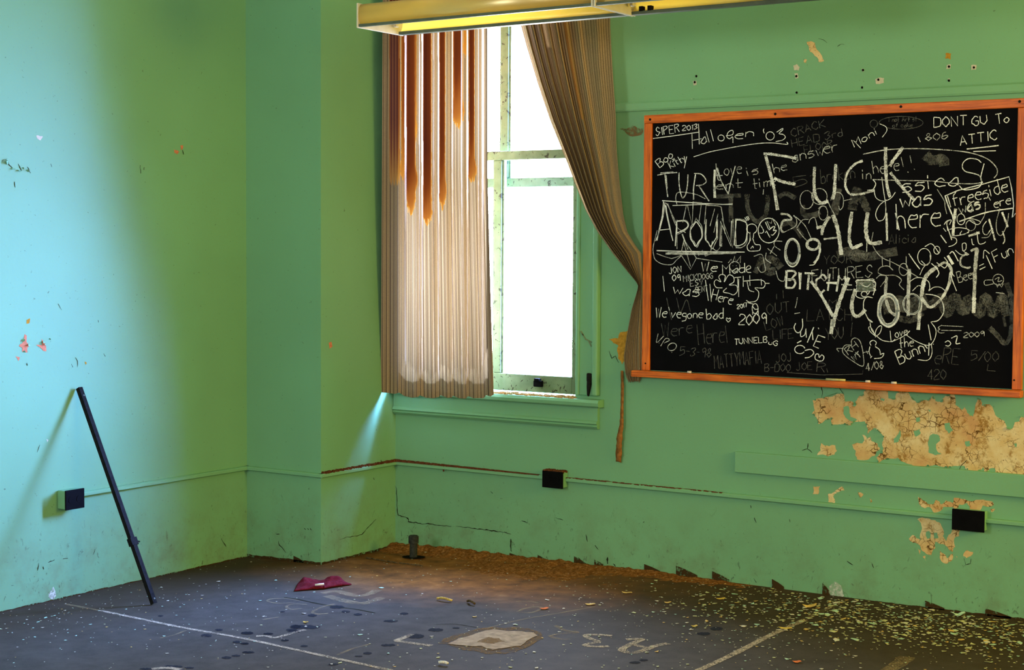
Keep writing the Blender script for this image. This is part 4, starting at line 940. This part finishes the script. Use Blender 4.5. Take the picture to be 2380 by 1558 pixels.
Ins().st(3, '1665 870 1668 950 1640 1005 1605 1005 1582 960 1598 915', 12).st(3, '1648 1000 1650 1050 1690 1030 1700 970 1705 1060', 11).st(3, '1780 955 1715 1110', 13).st(3, '1765 1000 1772 1085', 11).st(3, '1825 960 1830 975', 12).st(3, '1895 1060 1825 1035 1775 1145 1830 1168', 13, False).st(3, '1800 1095 1850 1105', 12).done()
Ins().st(3, '1655 1092 1612 1115', 12).el(3, 1640, 1180, 52, 42, 12, .6, 6.0).st(3, '1690 1190 1750 1180 1780 1215 1740 1255 1690 1265', 12).st(3, '1840 1300 1795 1275 1800 1230 1828 1228 1835 1260 1860 1235 1882 1255 1870 1290 1835 1298', 11).done()
Ins(b=1).tx(3, 'B-DOO,', (1285, 1402), (1570, 1400), 75, 8).tx(3, 'JOE', (1605, 1392), (1765, 1378), 80, 8).tx(3, 'R', (1808, 1400), (1890, 1400), 90, 8).st(3, '1910 1370 1920 1410', 8).tx(3, 'JOJ', (1400, 1310), (1560, 1290), 80, 7).done()
Ins(D, 1).st(3, '1510 1412 1900 1438', 8).st(4, '0 1360 200 1358 430 1352 432 1318', 8, False).done()
Ins('chalk_writing', 4).el(3, 1565, 195, 68, 125, 18, rep=2).el(3, 1775, 122, 62, 52, 24, rep=1).st(3, '1840 110 1840 200 1815 270 1780 312', 22).done()
Ins('chalk_writing', 3).el(3, 1565, 205, 76, 138, 8, rep=2).el(3, 1770, 125, 70, 60, 8, rep=2).st(3, '1845 150 1830 240 1790 320 1735 333', 9).done()
# right middle and bottom
Ins(b=2).st(4, '530 0 520 110 600 230 720 290 830 350 960 430', 9).st(4, '720 362 670 322 600 335 578 385 640 410 740 412 800 455 780 500 825 550', 10).st(4, '560 440 600 410 660 430 600 520', 9).st(4, '615 230 620 320', 8).st(4, '690 250 690 330', 8).st(4, '560 490 520 470', 8).el(4, 820, 355, 42, 58, 9).st(4, '845 230 850 330 890 390', 9).done()
Ins().st(6, '60 730 120 820 185 905', 14).el(6, 235, 765, 75, 95, 9).st(6, '240 650 320 620 400 720', 12).el(6, 378, 690, 35, 45, 8).st(6, '185 970 230 880 300 830', 9).st(6, '200 810 260 860 300 810 300 740', 9).done()
Ins().st(6, '420 520 485 610', 14).st(6, '450 440 480 480', 11).st(6, '495 420 545 575', 13).st(6, '530 545 590 555 600 600 560 635 510 650', 11).st(6, '770 560 780 620 800 630', 10).st(6, '830 480 850 610 900 615 930 595', 11).done()
Ins().st(6, '520 455 620 435 720 450 740 475 690 510 640 510 660 470', 10).st(6, '540 530 640 520 740 490', 9).st(6, '460 400 490 360 540 350 520 400', 9).st(6, '520 350 490 380 500 470', 9).el(6, 650, 340, 45, 62, 10).st(6, '720 330 800 340 870 370 830 400 740 350', 10).done()
Ins('chalk_writing', 4).st(6, '735 530 860 490', 26).st(6, '965 335 1000 450 1035 580', 20).st(6, '940 360 900 420 900 490 940 515 985 460', 12).st(6, '1115 260 1150 350 1180 430', 22).st(6, '1120 475 1145 570 1125 620', 18).st(6, '590 220 570 360 560 520', 34).done()
Ins(D, 2).st(6, '1090 220 1050 370 1060 490 1110 520 1170 400 1190 270', 7).st(6, '380 0 460 130 470 200 490 280', 7).el(6, 760, 410, 55, 60, 6).st(6, '925 150 920 280 870 380', 6).st(6, '1000 470 960 540 880 550', 6).done()
Ins().st(6, '315 840 370 890 400 950 370 1000', 14).st(6, '375 830 430 870 470 890 500 830 460 770', 13).st(6, '500 750 560 850', 26).st(6, '520 730 560 710 620 815', 15).st(6, '585 690 650 740 730 745', 10).st(6, '670 700 665 620 705 615 705 680 680 700 740 740', 9).done()
Ins(D, 2).st(6, '760 700 820 670 840 680', 24).st(6, '720 720 650 780 650 860 720 890 760 880', 20).st(6, '390 870 470 830 540 890 545 960', 26).done()
Ins().st(4, '1540 322 1585 300', 9).st(4, '1545 357 1600 330', 10).st(4, '1608 220 1665 348', 11).st(4, '1580 250 1590 172 1640 205', 8).tx(4, 'Fun', (1695, 285), (1870, 205), 110, 9).done()
Ins(b=2).tx(4, 'Beer', (1348, 485), (1520, 425), 100, 9).done()
Ins().st(4, '1262 385 1290 470 1325 560', 10).st(4, '1252 455 1265 380 1305 422', 9).done()
Ins(D, 2).st(4, '1672 455 1600 458 1588 485 1605 505 1675 492', 6).el(4, 1722, 452, 52, 52, 6).st(4, '1690 450 1730 430 1720 470 1760 460', 6).st(4, '1700 490 1715 525 1730 490 1755 525 1770 490', 8, False).st(4, '1700 575 1780 585', 7).done()
Ins('chalk_writing', 2).tx(4, 'FUTURES', (-50, 470), (520, 425), 110, 9).done()
Ins('chalk_writing', 1).tx(4, 'YOUR', (60, 305), (330, 295), 80, 9).tx(4, 'Alicia', (680, 110), (935, 95), 90, 7).tx(4, 'M', (105, 700), (180, 700), 60, 10).done()
Ins('chalk_writing', 1).tx(4, 'LATCH', (-100, 850), (330, 835), 110, 9).tx(4, 'YOU', (80, 1025), (250, 1012), 110, 9).st(4, '332 860 318 995', 9).done()
Ins(D, 3).st(4, '545 985 505 950 488 915 500 900 530 940 550 990', 9).st(4, '550 1000 595 960 612 900 590 895 560 930 545 985', 9).st(4, '510 1080 500 1050 530 1030 560 1050 550 1080', 9).st(4, '500 1090 492 1140 510 1190', 9).st(4, '550 1090 590 1120 600 1170', 10).st(4, '600 1165 632 1155 610 1195 540 1205', 10).st(4, '520 1180 505 1200', 9).done()
Ins(D, 3).st(4, '460 780 490 840 525 860', 8).st(4, '500 860 520 940 600 1020 660 1040 720 1038 830 985 880 940', 8).st(4, '830 970 950 1045 1060 1078 1115 1020 1128 930 1080 855', 9).done()
Ins().st(4, '692 940 704 1040 740 1020', 9).tx(4, 'ove', (745, 1005), (860, 975), 85, 9).tx(4, 'the', (785, 1105), (915, 1085), 95, 9).tx(4, 'Bunny', (780, 1255), (1085, 1110), 130, 11).st(4, '1085 1060 1090 1160 1050 1220 955 1215', 9).st(4, '1055 880 1083 1030', 9).st(4, '1102 1065 1106 1070', 12).done()
Ins(D, 2).st(4, '325 1080 270 1075 240 1110 250 1160 330 1225 435 1275 432 1140 405 1040 360 1008 325 1030 325 1080', 8).tx(4, 'RH', (295, 1170), (392, 1095), 70, 8).st(4, '360 1145 385 1170', 7).st(4, '358 1170 385 1148', 7).tx(4, 'WT', (350, 1235), (425, 1180), 55, 7).st(4, '240 1108 185 1110 205 1140', 8).st(4, '430 1150 490 1135', 9).st(4, '465 1130 480 1160', 8).done()
Ins(b=2).tx(4, '4/08', (465, 1325), (632, 1298), 75, 9).done()
Ins().st(4, '1215 1050 1245 1035 1270 1060 1250 1085 1220 1080', 10).st(4, '1275 1010 1330 990 1320 1060 1360 1058', 11).done()
Ins(b=2).tx(4, '2009', (1395, 1005), (1592, 992), 48, 8).done()
Ins(D, 2).st(4, '1185 890 1390 900', 8).st(4, '1180 935 1372 938', 8).st(4, '1185 885 1150 910 1165 925 1145 940 1170 960 1210 958', 7).done()
Ins(b=1).tx(4, 'eRE', (1115, 1250), (1345, 1270), 150, 8).tx(4, '5/00', (1460, 1225), (1720, 1235), 95, 9).tx(4, 'L', (1615, 1320), (1700, 1325), 60, 8).done()
Ins(b=1).tx(4, '420', (1050, 1410), (1225, 1402), 95, 9).done()

# ------------------------------------------------------------------ trims, plank, raceway and boxes
m = MB(); m.prism([(0, 2.236), (-.018, 2.236), (-.022, 2.245), (-.022, 2.272), (-.014, 2.280), (0, 2.280)], 'x', 1.33, 6.9)
tag(m.build('trim_1', M['trimpaint']), kind='structure')
p0, p1 = onY(1708, 1050, -.02), onY(1708, 1098, -.02)
tag(MB().box(p0[0], 6.0, -.022, 0, p1[2], p0[2], .003).build('mounting_plank', M['trimpaint']), 'long green painted plank screwed flat to the wall below the chalkboard', 'plank')
cz0, cz1 = .403, .424
cond = empty('surface_raceway', (0, 0, .41), 'thin green cable raceway running along the walls below window height', 'conduit')
prof = lambda s: [(0, cz0), (s*.018, cz0), (s*.023, cz0+.004), (s*.023, cz1-.005), (s*.017, cz1), (0, cz1)]
YO = onX(165, 1150, XA)[1]
m = MB(); m.prism([(XA+a, z) for a, z in prof(1)], 'y', YO, YC); m.build('left_wall_run', M['trimpaint'], cond)
m = MB(); m.prism([(YC+a, z) for a, z in prof(-1)], 'x', XA, 0.018); m.build('chase_run', M['trimpaint'], cond)
m = MB(); m.prism([(a, z) for a, z in prof(1)], 'y', YC-.018, 0); m.build('return_run', M['trimpaint'], cond)
O1, O2 = onY(1290, 1112, -.03), onY(2254, 1211, -.03)
m = MB(); m.prism([(a, z) for a, z in prof(-1)], 'x', 0, O1[0]-.0575); m.build('back_wall_run', M['trimpaint'], cond)
m = MB(); m.prism([(a, z) for a, z in prof(-1)], 'x', O1[0]+.0575, O2[0]-.0675); m.build('back_wall_run', M['trimpaint'], cond)
m = MB(); m.prism([(a, z) for a, z in prof(-1)], 'x', O2[0]+.0675, 6.5); m.build('back_wall_run', M['trimpaint'], cond)
dm = MB()
for i in range(1900):
    t = random.random(); r = random.uniform(.0018, .005)
    if t < .75:
        x = random.uniform(0, 1)**1.1*.92 if t < .62 else random.uniform(1.09, 1.95); y = -random.uniform(.004, .021)
    else: x = random.uniform(.002, .016); y = YC*random.random()**1.4
    dm.box(x-r*2, x+r*2, y-r*.6, y+r*.6, cz1-.002, cz1+random.uniform(.001, .009)*max(.25, 1.15-x))
for x, l in ((.33, .03), (.35, .02), (.66, .012), (1.5, .012)): dm.box(x, x+.008, -.021, -.018, cz1-l, cz1)
tag(dm.build('raceway_dust', M['dust']), 'rusty brown dust lying on top of the cable raceway under the window', 'dust', kind='stuff')
def outlet(c, axis, w, h, dp, label, dusty=False):
    root = empty('outlet_box', c, label, 'outlet', 'wall outlet boxes')
    x, y, z = c
    if axis == 'y':
        MB().box(x-w/2, x+w/2, -dp, 0, z-h/2, z+h/2, .004).build('back_box', M['trimpaint'], root)
        pl = MB().box(x-w/2-.003, x+w/2+.003, -dp-.006, -dp+.002, z-h/2-.003, z+h/2+.003, .002).build('cover_plate', M['black'], root)
        s = MB()
        for k in (-1, 1):
            s.cyl((x+k*w*.22, -dp-.0075, z), (x+k*w*.22, -dp-.003, z), .016, n=18)
        s.build('receptacle', M['black'], None).parent = pl
        if dusty:
            d = MB()
            for i in range(130):
                a = random.uniform(-w/2, w/2); q = random.uniform(-dp, -.004); r = random.uniform(.002, .006)
                d.box(x+a-r, x+a+r, q-r, q+r, z+h/2-.004, z+h/2+random.uniform(.002, .010))
            o = d.build('dust_layer', M['dust'], root); o['kind'] = 'stuff'; o['label'] = 'brown dust heaped on the box'
    else:
        X = XA
        MB().box(X, X+dp, y-w/2, y+w/2, z-h/2, z+h/2, .004).build('back_box', M['trimpaint'], root)
        pl = MB().box(X+dp-.002, X+dp+.006, y-w/2-.003, y+w/2+.003, z-h/2-.003, z+h/2+.003, .002).build('cover_plate', M['black'], root)
        s = MB()
        for k in (-1, 1): s.cyl((X+dp+.003, y+k*w*.22, z), (X+dp+.0075, y+k*w*.22, z), .016, n=18)
        s.build('receptacle', M['black'], None).parent = pl
outlet((O1[0], 0, .413), 'y', .115, .078, .05, 'dark outlet box with brown dust on top, on the wall under the window', True)
outlet((O2[0], 0, .413), 'y', .135, .085, .05, 'dark outlet box beside peeled paint below the chalkboard, at the right')
yl = (onX(149, 1160, XA+.05)[1]+onX(193, 1160, XA+.05)[1])/2
outlet((XA, yl, .405), 'x', .105, .085, .055, 'dark outlet box on the left wall behind the leaning metal bar')

# ------------------------------------------------------------------ ceiling lights
def fixture(x0, x1, label, lampholders, clips):
    ya, yb, z0, z1 = -1.283, -.966, 2.540, 2.640
    r = empty('fluorescent_fixture', ((x0+x1)/2, (ya+yb)/2, z1), label, 'light fixture', 'pendant fluorescent fixtures')
    def side(y, s):
        m = MB(); pr = [(y+s*.010, z0+.012), (y-s*.002, z0+.035), (y-s*.004, z0+.06), (y, z0+.085), (y+s*.012, z1)]
        pr2 = [(a+s*.004, z) for a, z in pr[::-1]]; m.prism(pr+pr2, 'x', x0+.006, x1-.006); return m
    side(ya, 1).build('side_panel', M['diffuser'], r, True); side(yb, -1).build('side_panel', M['diffuser_lit'], r, True)
    MB().box(x0+.006, x1-.006, ya-.002, ya+.016, z0, z0+.012, .002).build('bottom_rail', M['railmetal'], r)
    MB().box(x0+.006, x1-.006, yb-.030, yb+.004, z0-.002, z0+.012, .002).build('bottom_rail', M['railmetal'], r)
    MB().box(x0, x0+.008, ya-.008, yb+.008, z0-.004, z1+.004, .002).build('end_plate', M['white'], r)
    MB().box(x1-.008, x1, ya-.008, yb+.008, z0-.004, z1+.004, .002).build('end_plate', M['white'], r)
    MB().box(x0+.008, x1-.008, ya+.012, yb-.012, z1-.012, z1, .002).build('top_housing', M['white'], r)
    yc = (ya+yb)/2
    MB().prism([(yc-.05, z1-.012), (yc-.03, z1-.05), (yc+.03, z1-.05), (yc+.05, z1-.012)], 'x', x0+.02, x1-.02).build('ballast_cover', M['white'], r)
    for x in lampholders:
        for y in (yc-.085, yc+.085): MB().box(x-.008, x+.008, y-.014, y+.014, z1-.075, z1-.01, .003).build('lamp_holder', M['white'], r)
    for x in ((x0+.2), (x1-.2)): MB().cyl((x, yc, z1), (x, yc, RZ), .008, n=10).build('hanger_rod', M['railmetal'], r)
    for x in clips: MB().box(x-.008, x+.008, yb-.034, yb-.010, z0+.010, z0+.030).build('clip', M['iron'], r)
    return r
fixture(.772, 1.978, 'open-bottomed yellowed ceiling light hanging in front of the window', (.80, 1.95), ())
fixture(1.982, 3.188, 'yellowed ceiling light continuing right, in front of the wall above the chalkboard', (2.02, 3.16), (2.035, 2.075, 2.64))

# ------------------------------------------------------------------ things on the floor
# leaning angle-iron bar
T = Vector(onX(184, 902, XA+.012)); Bt = Vector(onF(358, 1406)); Bt.z = fz(Bt.x)+.004
bar = empty('metal_bar', Bt, 'dark metal angle bar leaning against the left wall', 'bar')
dz = (T-Bt).normalized(); side = dz.cross(Vector((1, 0, 0))).normalized(); nrm = dz.cross(side)
def sweep(prof, a, c):
    v = [tuple(a+side*p+nrm*q) for p, q in prof]+[tuple(c+side*p+nrm*q) for p, q in prof]; n = len(prof); m = MB(); m.v = v
    m.f = [[i, (i+1) % n, n+(i+1) % n, n+i] for i in range(n)]+[list(range(n))[::-1], list(range(n, 2*n))]; return m
w_ = .011
sweep([(-w_, -w_), (w_, -w_), (w_, -w_+.004), (-w_+.004, -w_+.004), (-w_+.004, w_), (-w_, w_)], Bt, T).build('angle_iron', M['iron'], bar)
q = Bt+(T-Bt)*.285
sweep([(-.018, -.014), (.020, -.014), (.020, .012), (-.018, .012)], q-dz*.022, q+dz*.014).build('bracket', M['iron'], bar)
MB().cyl(q+side*.018, q+side*.042-dz*.01, .005, .003, 10).build('bolt', M['iron'], bar)
for k in (.02, .96):
    a = Bt+(T-Bt)*k; MB().cyl(a-nrm*.013+side*.002, a-nrm*.008+side*.002, .004, n=10).build('rivet', M['railmetal'], bar)

# red rag
NL, FL, FR, NR = [np.array(onF(*p)) for p in ((684, 1376), (696, 1356), (800, 1356), (817, 1361))]
MIDN = np.array(onF(755, 1372))
n1, n2 = 60, 26; V = []
def rag(s, t):
    near = (1-s)**2*NL+2*s*(1-s)*MIDN+s*s*NR if True else None
    near = NL*(1-s)+NR*s + (MIDN-(NL*(1-s)+NR*s))*(1-abs(2*s-1))*.8*(1 if 0 < s < 1 else 0)
    far = FL*(1-s)+FR*s + np.array((-.03, .03, 0))*math.sin(3.1*s)*.3
    p = near*(1-t)+far*t
    h = .006+.026*math.exp(-((t-.72)/.22)**2)*(.55+.45*math.sin(s*9+1)) + .012*math.exp(-((t-.3)/.12)**2)*abs(math.sin(s*6.5))+.008*vn(s*14, t*9)
    h *= min(1, 8*min(s+.02, 1.02-s))*(1 if t > .02 else .2)
    if t > .9: h *= max(.25, (1-t)*10)
    return (p[0], p[1], fz(p[0])+.002+h)
V = [rag(i/n1, j/n2) for j in range(n2+1) for i in range(n1+1)]
F = [[j*(n1+1)+i, j*(n1+1)+i+1, (j+1)*(n1+1)+i+1, (j+1)*(n1+1)+i] for j in range(n2) for i in range(n1)]
o = mesh('rag', V, F, M['cloth'], None, True); sol = o.modifiers.new('thickness', 'SOLIDIFY'); sol.thickness = .003; sol.offset = 1
tag(o, 'crumpled crimson rag lying on the floor near the corner chase', 'rag')
a = onF(743, 1371); o = MB().cyl((a[0]-.018, a[1]-.012, fz(a[0])+.022), (a[0]+.016, a[1]+.012, fz(a[0])+.026), .005, n=10).build('paper_roll', M['paper'], None, True)
tag(o, 'small white rolled scrap lying on the front edge of the red rag', 'scrap')

# capped pipe
P = onF(961, 1297); px_, py_, pz = P[0], P[1], fz(P[0])
pp = empty('pipe_stub', (px_, py_, pz), 'short capped dark pipe standing up from the floor below the window', 'pipe')
M['pipe'] = m_plain('old_pipe_iron', (.03, .035, .031), .6, .1, 0, .5, 60, .3)
MB().cyl((px_, py_, pz-.03), (px_, py_, pz+.085), .0200, n=28).build('pipe', M['pipe'], pp, False)
cp = MB().cyl((px_, py_, pz+.078), (px_, py_, pz+.112), .0265, n=28).cyl((px_, py_, pz+.112), (px_, py_, pz+.117), .0265, .021, n=28); cp.build('pipe_cap', M['pipe'], pp)
poly(frac([(px_+.066*math.cos(t), py_+.05*math.sin(t)) for t in np.linspace(0, 6.283, 15)[:-1]], .08, 2), lambda x, y: (x, y, fz(x)+.0045), 'pipe_hole', M['hole'], floor)

# crumbled dirt heaped in the corner and along the back wall
def fall(x, y):
    d = .022*math.exp(-((y+.02)/.10)**2)*(1.15-min(1.1, x*.42))
    d += .012*math.exp(-((x-1.0)**2/.12+(y+.22)**2/.03))
    return max(0, d)
gx = np.linspace(.002, 2.3, 230); gy = np.linspace(-.62, -.002, 70); V = []
for y in gy:
    for x in gx:
        h = fall(x, y)*(.45+.9*vn(x*22, y*22)+.5*vn2(x*70, y*70)) + .006*(vn(x*40+9, y*40)-.55)
        ed = min(1, (y+.62)/.2, (2.3-x)/.4); V.append((x, y, fz(x)-.004+h*max(0, ed)+(vn2(x*9, y*9)-.5)*.006))
F = [[j*230+i, j*230+i+1, (j+1)*230+i+1, (j+1)*230+i] for j in range(69) for i in range(229)]
tag(mesh('dirt_heap', V, F, M['debris'], None, True), 'crumbled brown dirt heaped along the wall foot under the window', 'dirt', kind='stuff')

def stick(pa, pb, r, label, mat=None, up_=.0):
    a, c = onF(*pa), onF(*pb); m = MB(); n = 6; pr = None
    for i in range(n+1):
        t = i/n; p = Vector(a)*(1-t)+Vector(c)*t; p.z = fz(p.x)+r+.003+up_*math.sin(t*3.1)+fall(p.x, p.y)*.5; p.x += random.uniform(-.003, .003); p.y += random.uniform(-.003, .003)
        if pr: m.cyl(pr, p, r, r*.85, 8)
        pr = p
    return tag(m.build('twig', mat or M['stick'], None, True), label, 'twig', 'twigs on the floor')
stick((851, 1300), (925, 1312), .004, 'long thin dark twig in the brown dirt left of the capped pipe')
stick((930, 1312), (984, 1319), .0035, 'thin dark twig in the brown dirt in front of the capped pipe')
stick((1017, 1396), (1049, 1401), .006, 'short thick pale twig on the grey floor in front of the capped pipe', M['flake_d'], .006)
stick((1021, 1546), (1042, 1549), .006, 'small pale stick near the bottom edge of the floor', M['paper'], .004)
stick((1086, 1402), (1102, 1409), .006, 'small dark twig at the edge of the brown dirt patch', None, .008)

# torn strip hanging under the curtain tail
L_ = [(1446, 868), (1447, 900), (1446, 950), (1445, 990), (1441, 1010), (1439, 1040), (1438, 1070)]; m = MB(); n = len(L_); K = 40
for i in range(K+1):
    y = 862+(1073-862)*i/K; x = interp(y, [(p[1], p[0]) for p in L_]); w = interp(y, [(862, 2.5), (900, 3), (950, 2.8), (985, 4.2), (1010, 6), (1040, 7), (1073, 6.5)])*random.uniform(.82, 1.15)
    yy = -.012-.012*math.sin(i/K*3.0)
    for dx, dy in ((-w, .003), (0, -.002), (w, .002)): m.v.append(tuple(onY(x+dx, y+(random.uniform(-3, 3) if i == K else 0), yy+dy)))
for i in range(K):
    for j in range(2): m.f.append([3*i+j, 3*i+j+1, 3*i+j+4, 3*i+j+3])
o = m.build('torn_strip', M['strip'], None, True, False); s_ = o.modifiers.new('thickness', 'SOLIDIFY'); s_.thickness = .0025
tag(o, 'ragged brown torn strip hanging on the wall below the tied curtain end', 'strip')

# paint flakes
def flake_mesh(k, mat):
    n = random.randint(4, 6); pts = []
    for i in range(n):
        a = 2*math.pi*i/n+random.uniform(-.35, .35); r = random.uniform(.55, 1.1); pts.append((r*math.cos(a), r*math.sin(a)*.8))
    cu = random.uniform(.05, .28)
    v = [(x, y, .06+cu*x*x) for x, y in pts]+[(x, y, .0+cu*x*x) for x, y in pts]
    f = [list(range(n)), list(range(2*n-1, n-1, -1))]+[[i, n+i, n+(i+1) % n, (i+1) % n] for i in range(n)]
    me = bpy.data.meshes.new('paint_flake'); me.from_pydata(v, [], f); me.materials.append(mat); me.update(); return me
FM = {k: [flake_mesh(i, M[k]) for i in range(5)] for k in ('flake_a', 'flake_b', 'flake_c', 'flake_d')}
rng = random.Random(21); items = []
def density(x, y):
    d = .10
    c = math.exp(-((x-3.05)/.72)**2)*math.exp(-((y+.30)/.34)**2); d += 2.3*c
    d += .55*math.exp(-((x-2.55)/.6)**2)*math.exp(-((y+.55)/.5)**2)
    d += .30*math.exp(-((x+.2)/.35)**2)*math.exp(-((y+2.1)/.5)**2)
    d += .10*(x > 1.4)
    return d
tries = 0
while len(items) < 2600 and tries < 200000:
    tries += 1
    x, y = rng.uniform(-.48, 4.3), rng.uniform(-3.0, -.03)
    if x < .02 and y > YC-.03: continue
    if rng.random()*2.6 > density(x, y): continue
    v = np.array((x, y, fz(x)))-CAM; zc = v@FW; u_, w2 = W/2+FPX*(v@RT)/zc, H/2-FPX*(v@UP)/zc
    if not (-15 < u_ < W+15 and 1250 < w2 < H+15): continue
    dense = x > 2.0 and y > -.8
    s = min(.022, .0046*math.exp(abs(rng.gauss(0, .62)))) if dense else min(.015, .0026*math.exp(abs(rng.gauss(0, .60))))
    if dense: k = rng.choices(('flake_a', 'flake_b', 'flake_c', 'flake_d'), (6, 2.2, 1.5, 1.2))[0]
    elif x < 1.2: k = rng.choices(('flake_a', 'flake_b', 'flake_c', 'flake_d'), (1, 3, 4, 1))[0]
    else: k = rng.choices(('flake_a', 'flake_b', 'flake_c', 'flake_d'), (3, 1, 3, 1))[0]
    items.append((s, x, y, k, rng.uniform(0, 6.28), rng.randrange(5), dense))
items.sort(key=lambda i: -i[0])
NAMEC = {'flake_a': 'olive', 'flake_b': 'mint green', 'flake_c': 'cream', 'flake_d': 'ochre'}
for s, x, y, k, a, j, dense in items[:296]:
    o = bpy.data.objects.new('paint_flake', FM[k][j]); COL.objects.link(o)
    o.location = (x, y, fz(x)+.0022+(fall(x, y)*.8 if x < 2.2 else 0)); o.scale = (s, s, min(s, .012)); o.rotation_euler = (rng.uniform(-.12, .12), rng.uniform(-.12, .12), a)
    where = 'in the dense scatter at the wall foot, right' if dense else 'on the open floor at the left' if x < 1.0 else 'on the open floor at the centre and right'
    tag(o, '%s paint flake %s' % (NAMEC[k], where), 'paint flake', '%s paint flakes %s' % (NAMEC[k], 'at the right wall foot' if dense else 'on the left floor' if x < 1.0 else 'on the middle floor'))
m = MB(); mi = []
for s, x, y, kk, a, j, dense in items[296:]:
    me = FM[kk][j]; b0 = len(m.v); ca, sa = math.cos(a), math.sin(a); z0 = fz(x)+.0022+(fall(x, y)*.8 if x < 2.2 else 0)
    for v in me.vertices: m.v.append((x+s*(v.co.x*ca-v.co.y*sa), y+s*(v.co.x*sa+v.co.y*ca), z0+s*v.co.z))
    for p in me.polygons: m.f.append([b0+i for i in p.vertices]); mi.append(('flake_a', 'flake_b', 'flake_c', 'flake_d').index(kk))
o = m.build('fine_paint_flakes', M['flake_a'], None, False, False)
for k in ('flake_b', 'flake_c', 'flake_d'): o.data.materials.append(M[k])
o.data.polygons.foreach_set('material_index', mi)
tag(o, 'fine paint crumbs of mixed pale colours strewn across the whole floor', 'paint flakes', kind='stuff')
def litter(px, py, s, mat, label, name='dry_leaf', cat='leaf', asp=.45, up_=.004):
    p = onF(px, py); n = 12; a = random.uniform(-.4, .4)+.58; pts = []
    for i in range(n):
        t = 2*math.pi*i/n; r = 1+random.uniform(-.15, .15); x, y = s*r*math.cos(t), s*asp*r*math.sin(t); pts.append((x*math.cos(a)-y*math.sin(a), x*math.sin(a)+y*math.cos(a)))
    m = MB(); z = fz(p[0]); m.v = [(p[0]+x, p[1]+y, z+.004+up_*(.5+.5*math.sin(i*1.3))) for i, (x, y) in enumerate(pts)]+[(p[0], p[1], z+.006)]
    m.f = [[i, (i+1) % n, n] for i in range(n)]; o = m.build(name, mat, None, False, False); q = o.modifiers.new('thickness', 'SOLIDIFY'); q.thickness = .0012
    return tag(o, label, cat, 'leaves and chips on the floor')
litter(1614, 1458, .016, M['leaf'], 'bright yellow oval leaf on the dark floor beside the painted letters', asp=.6)
litter(1457, 1380, .022, M['flake_d'], 'pale curled leaf on the dirt near the back wall')
litter(1676, 1394, .024, M['leaf'], 'yellow curled leaf near the wall foot, right of centre')
litter(1552, 1403, .018, M['flake_d'], 'brownish leaf in front of the wall foot, centre')
litter(1826, 1463, .028, M['leaf'], 'ragged yellow leaf lying on the diagonal painted line')
litter(1372, 1407, .024, M['flake_d'], 'dull yellow leaf at the end of the faint painted line')
litter(711, 1449, .012, M['leaf'], 'small yellow chip on a dark floor stain at the left', asp=.7)
litter(1265, 1417, .020, M['orange'], 'orange chip on the brown dirt beside a faded letter', 'paint_chip', 'chip', .6)
litter(1852, 1541, .018, M['orange'], 'orange chip near the bottom edge right of the painted line', 'paint_chip', 'chip', .7)
litter(2228, 1432, .030, M['flake_b'], 'large mint green paint piece propped against the right wall foot', 'paint_chip', 'chip', .6, .014)
litter(1882, 1412, .034, M['flake_d'], 'large ochre paint piece lying by the salt bloom at the wall foot', 'paint_chip', 'chip', .6, .010)
for o in bpy.data.objects:
    if '_child' in o: del o['_child']
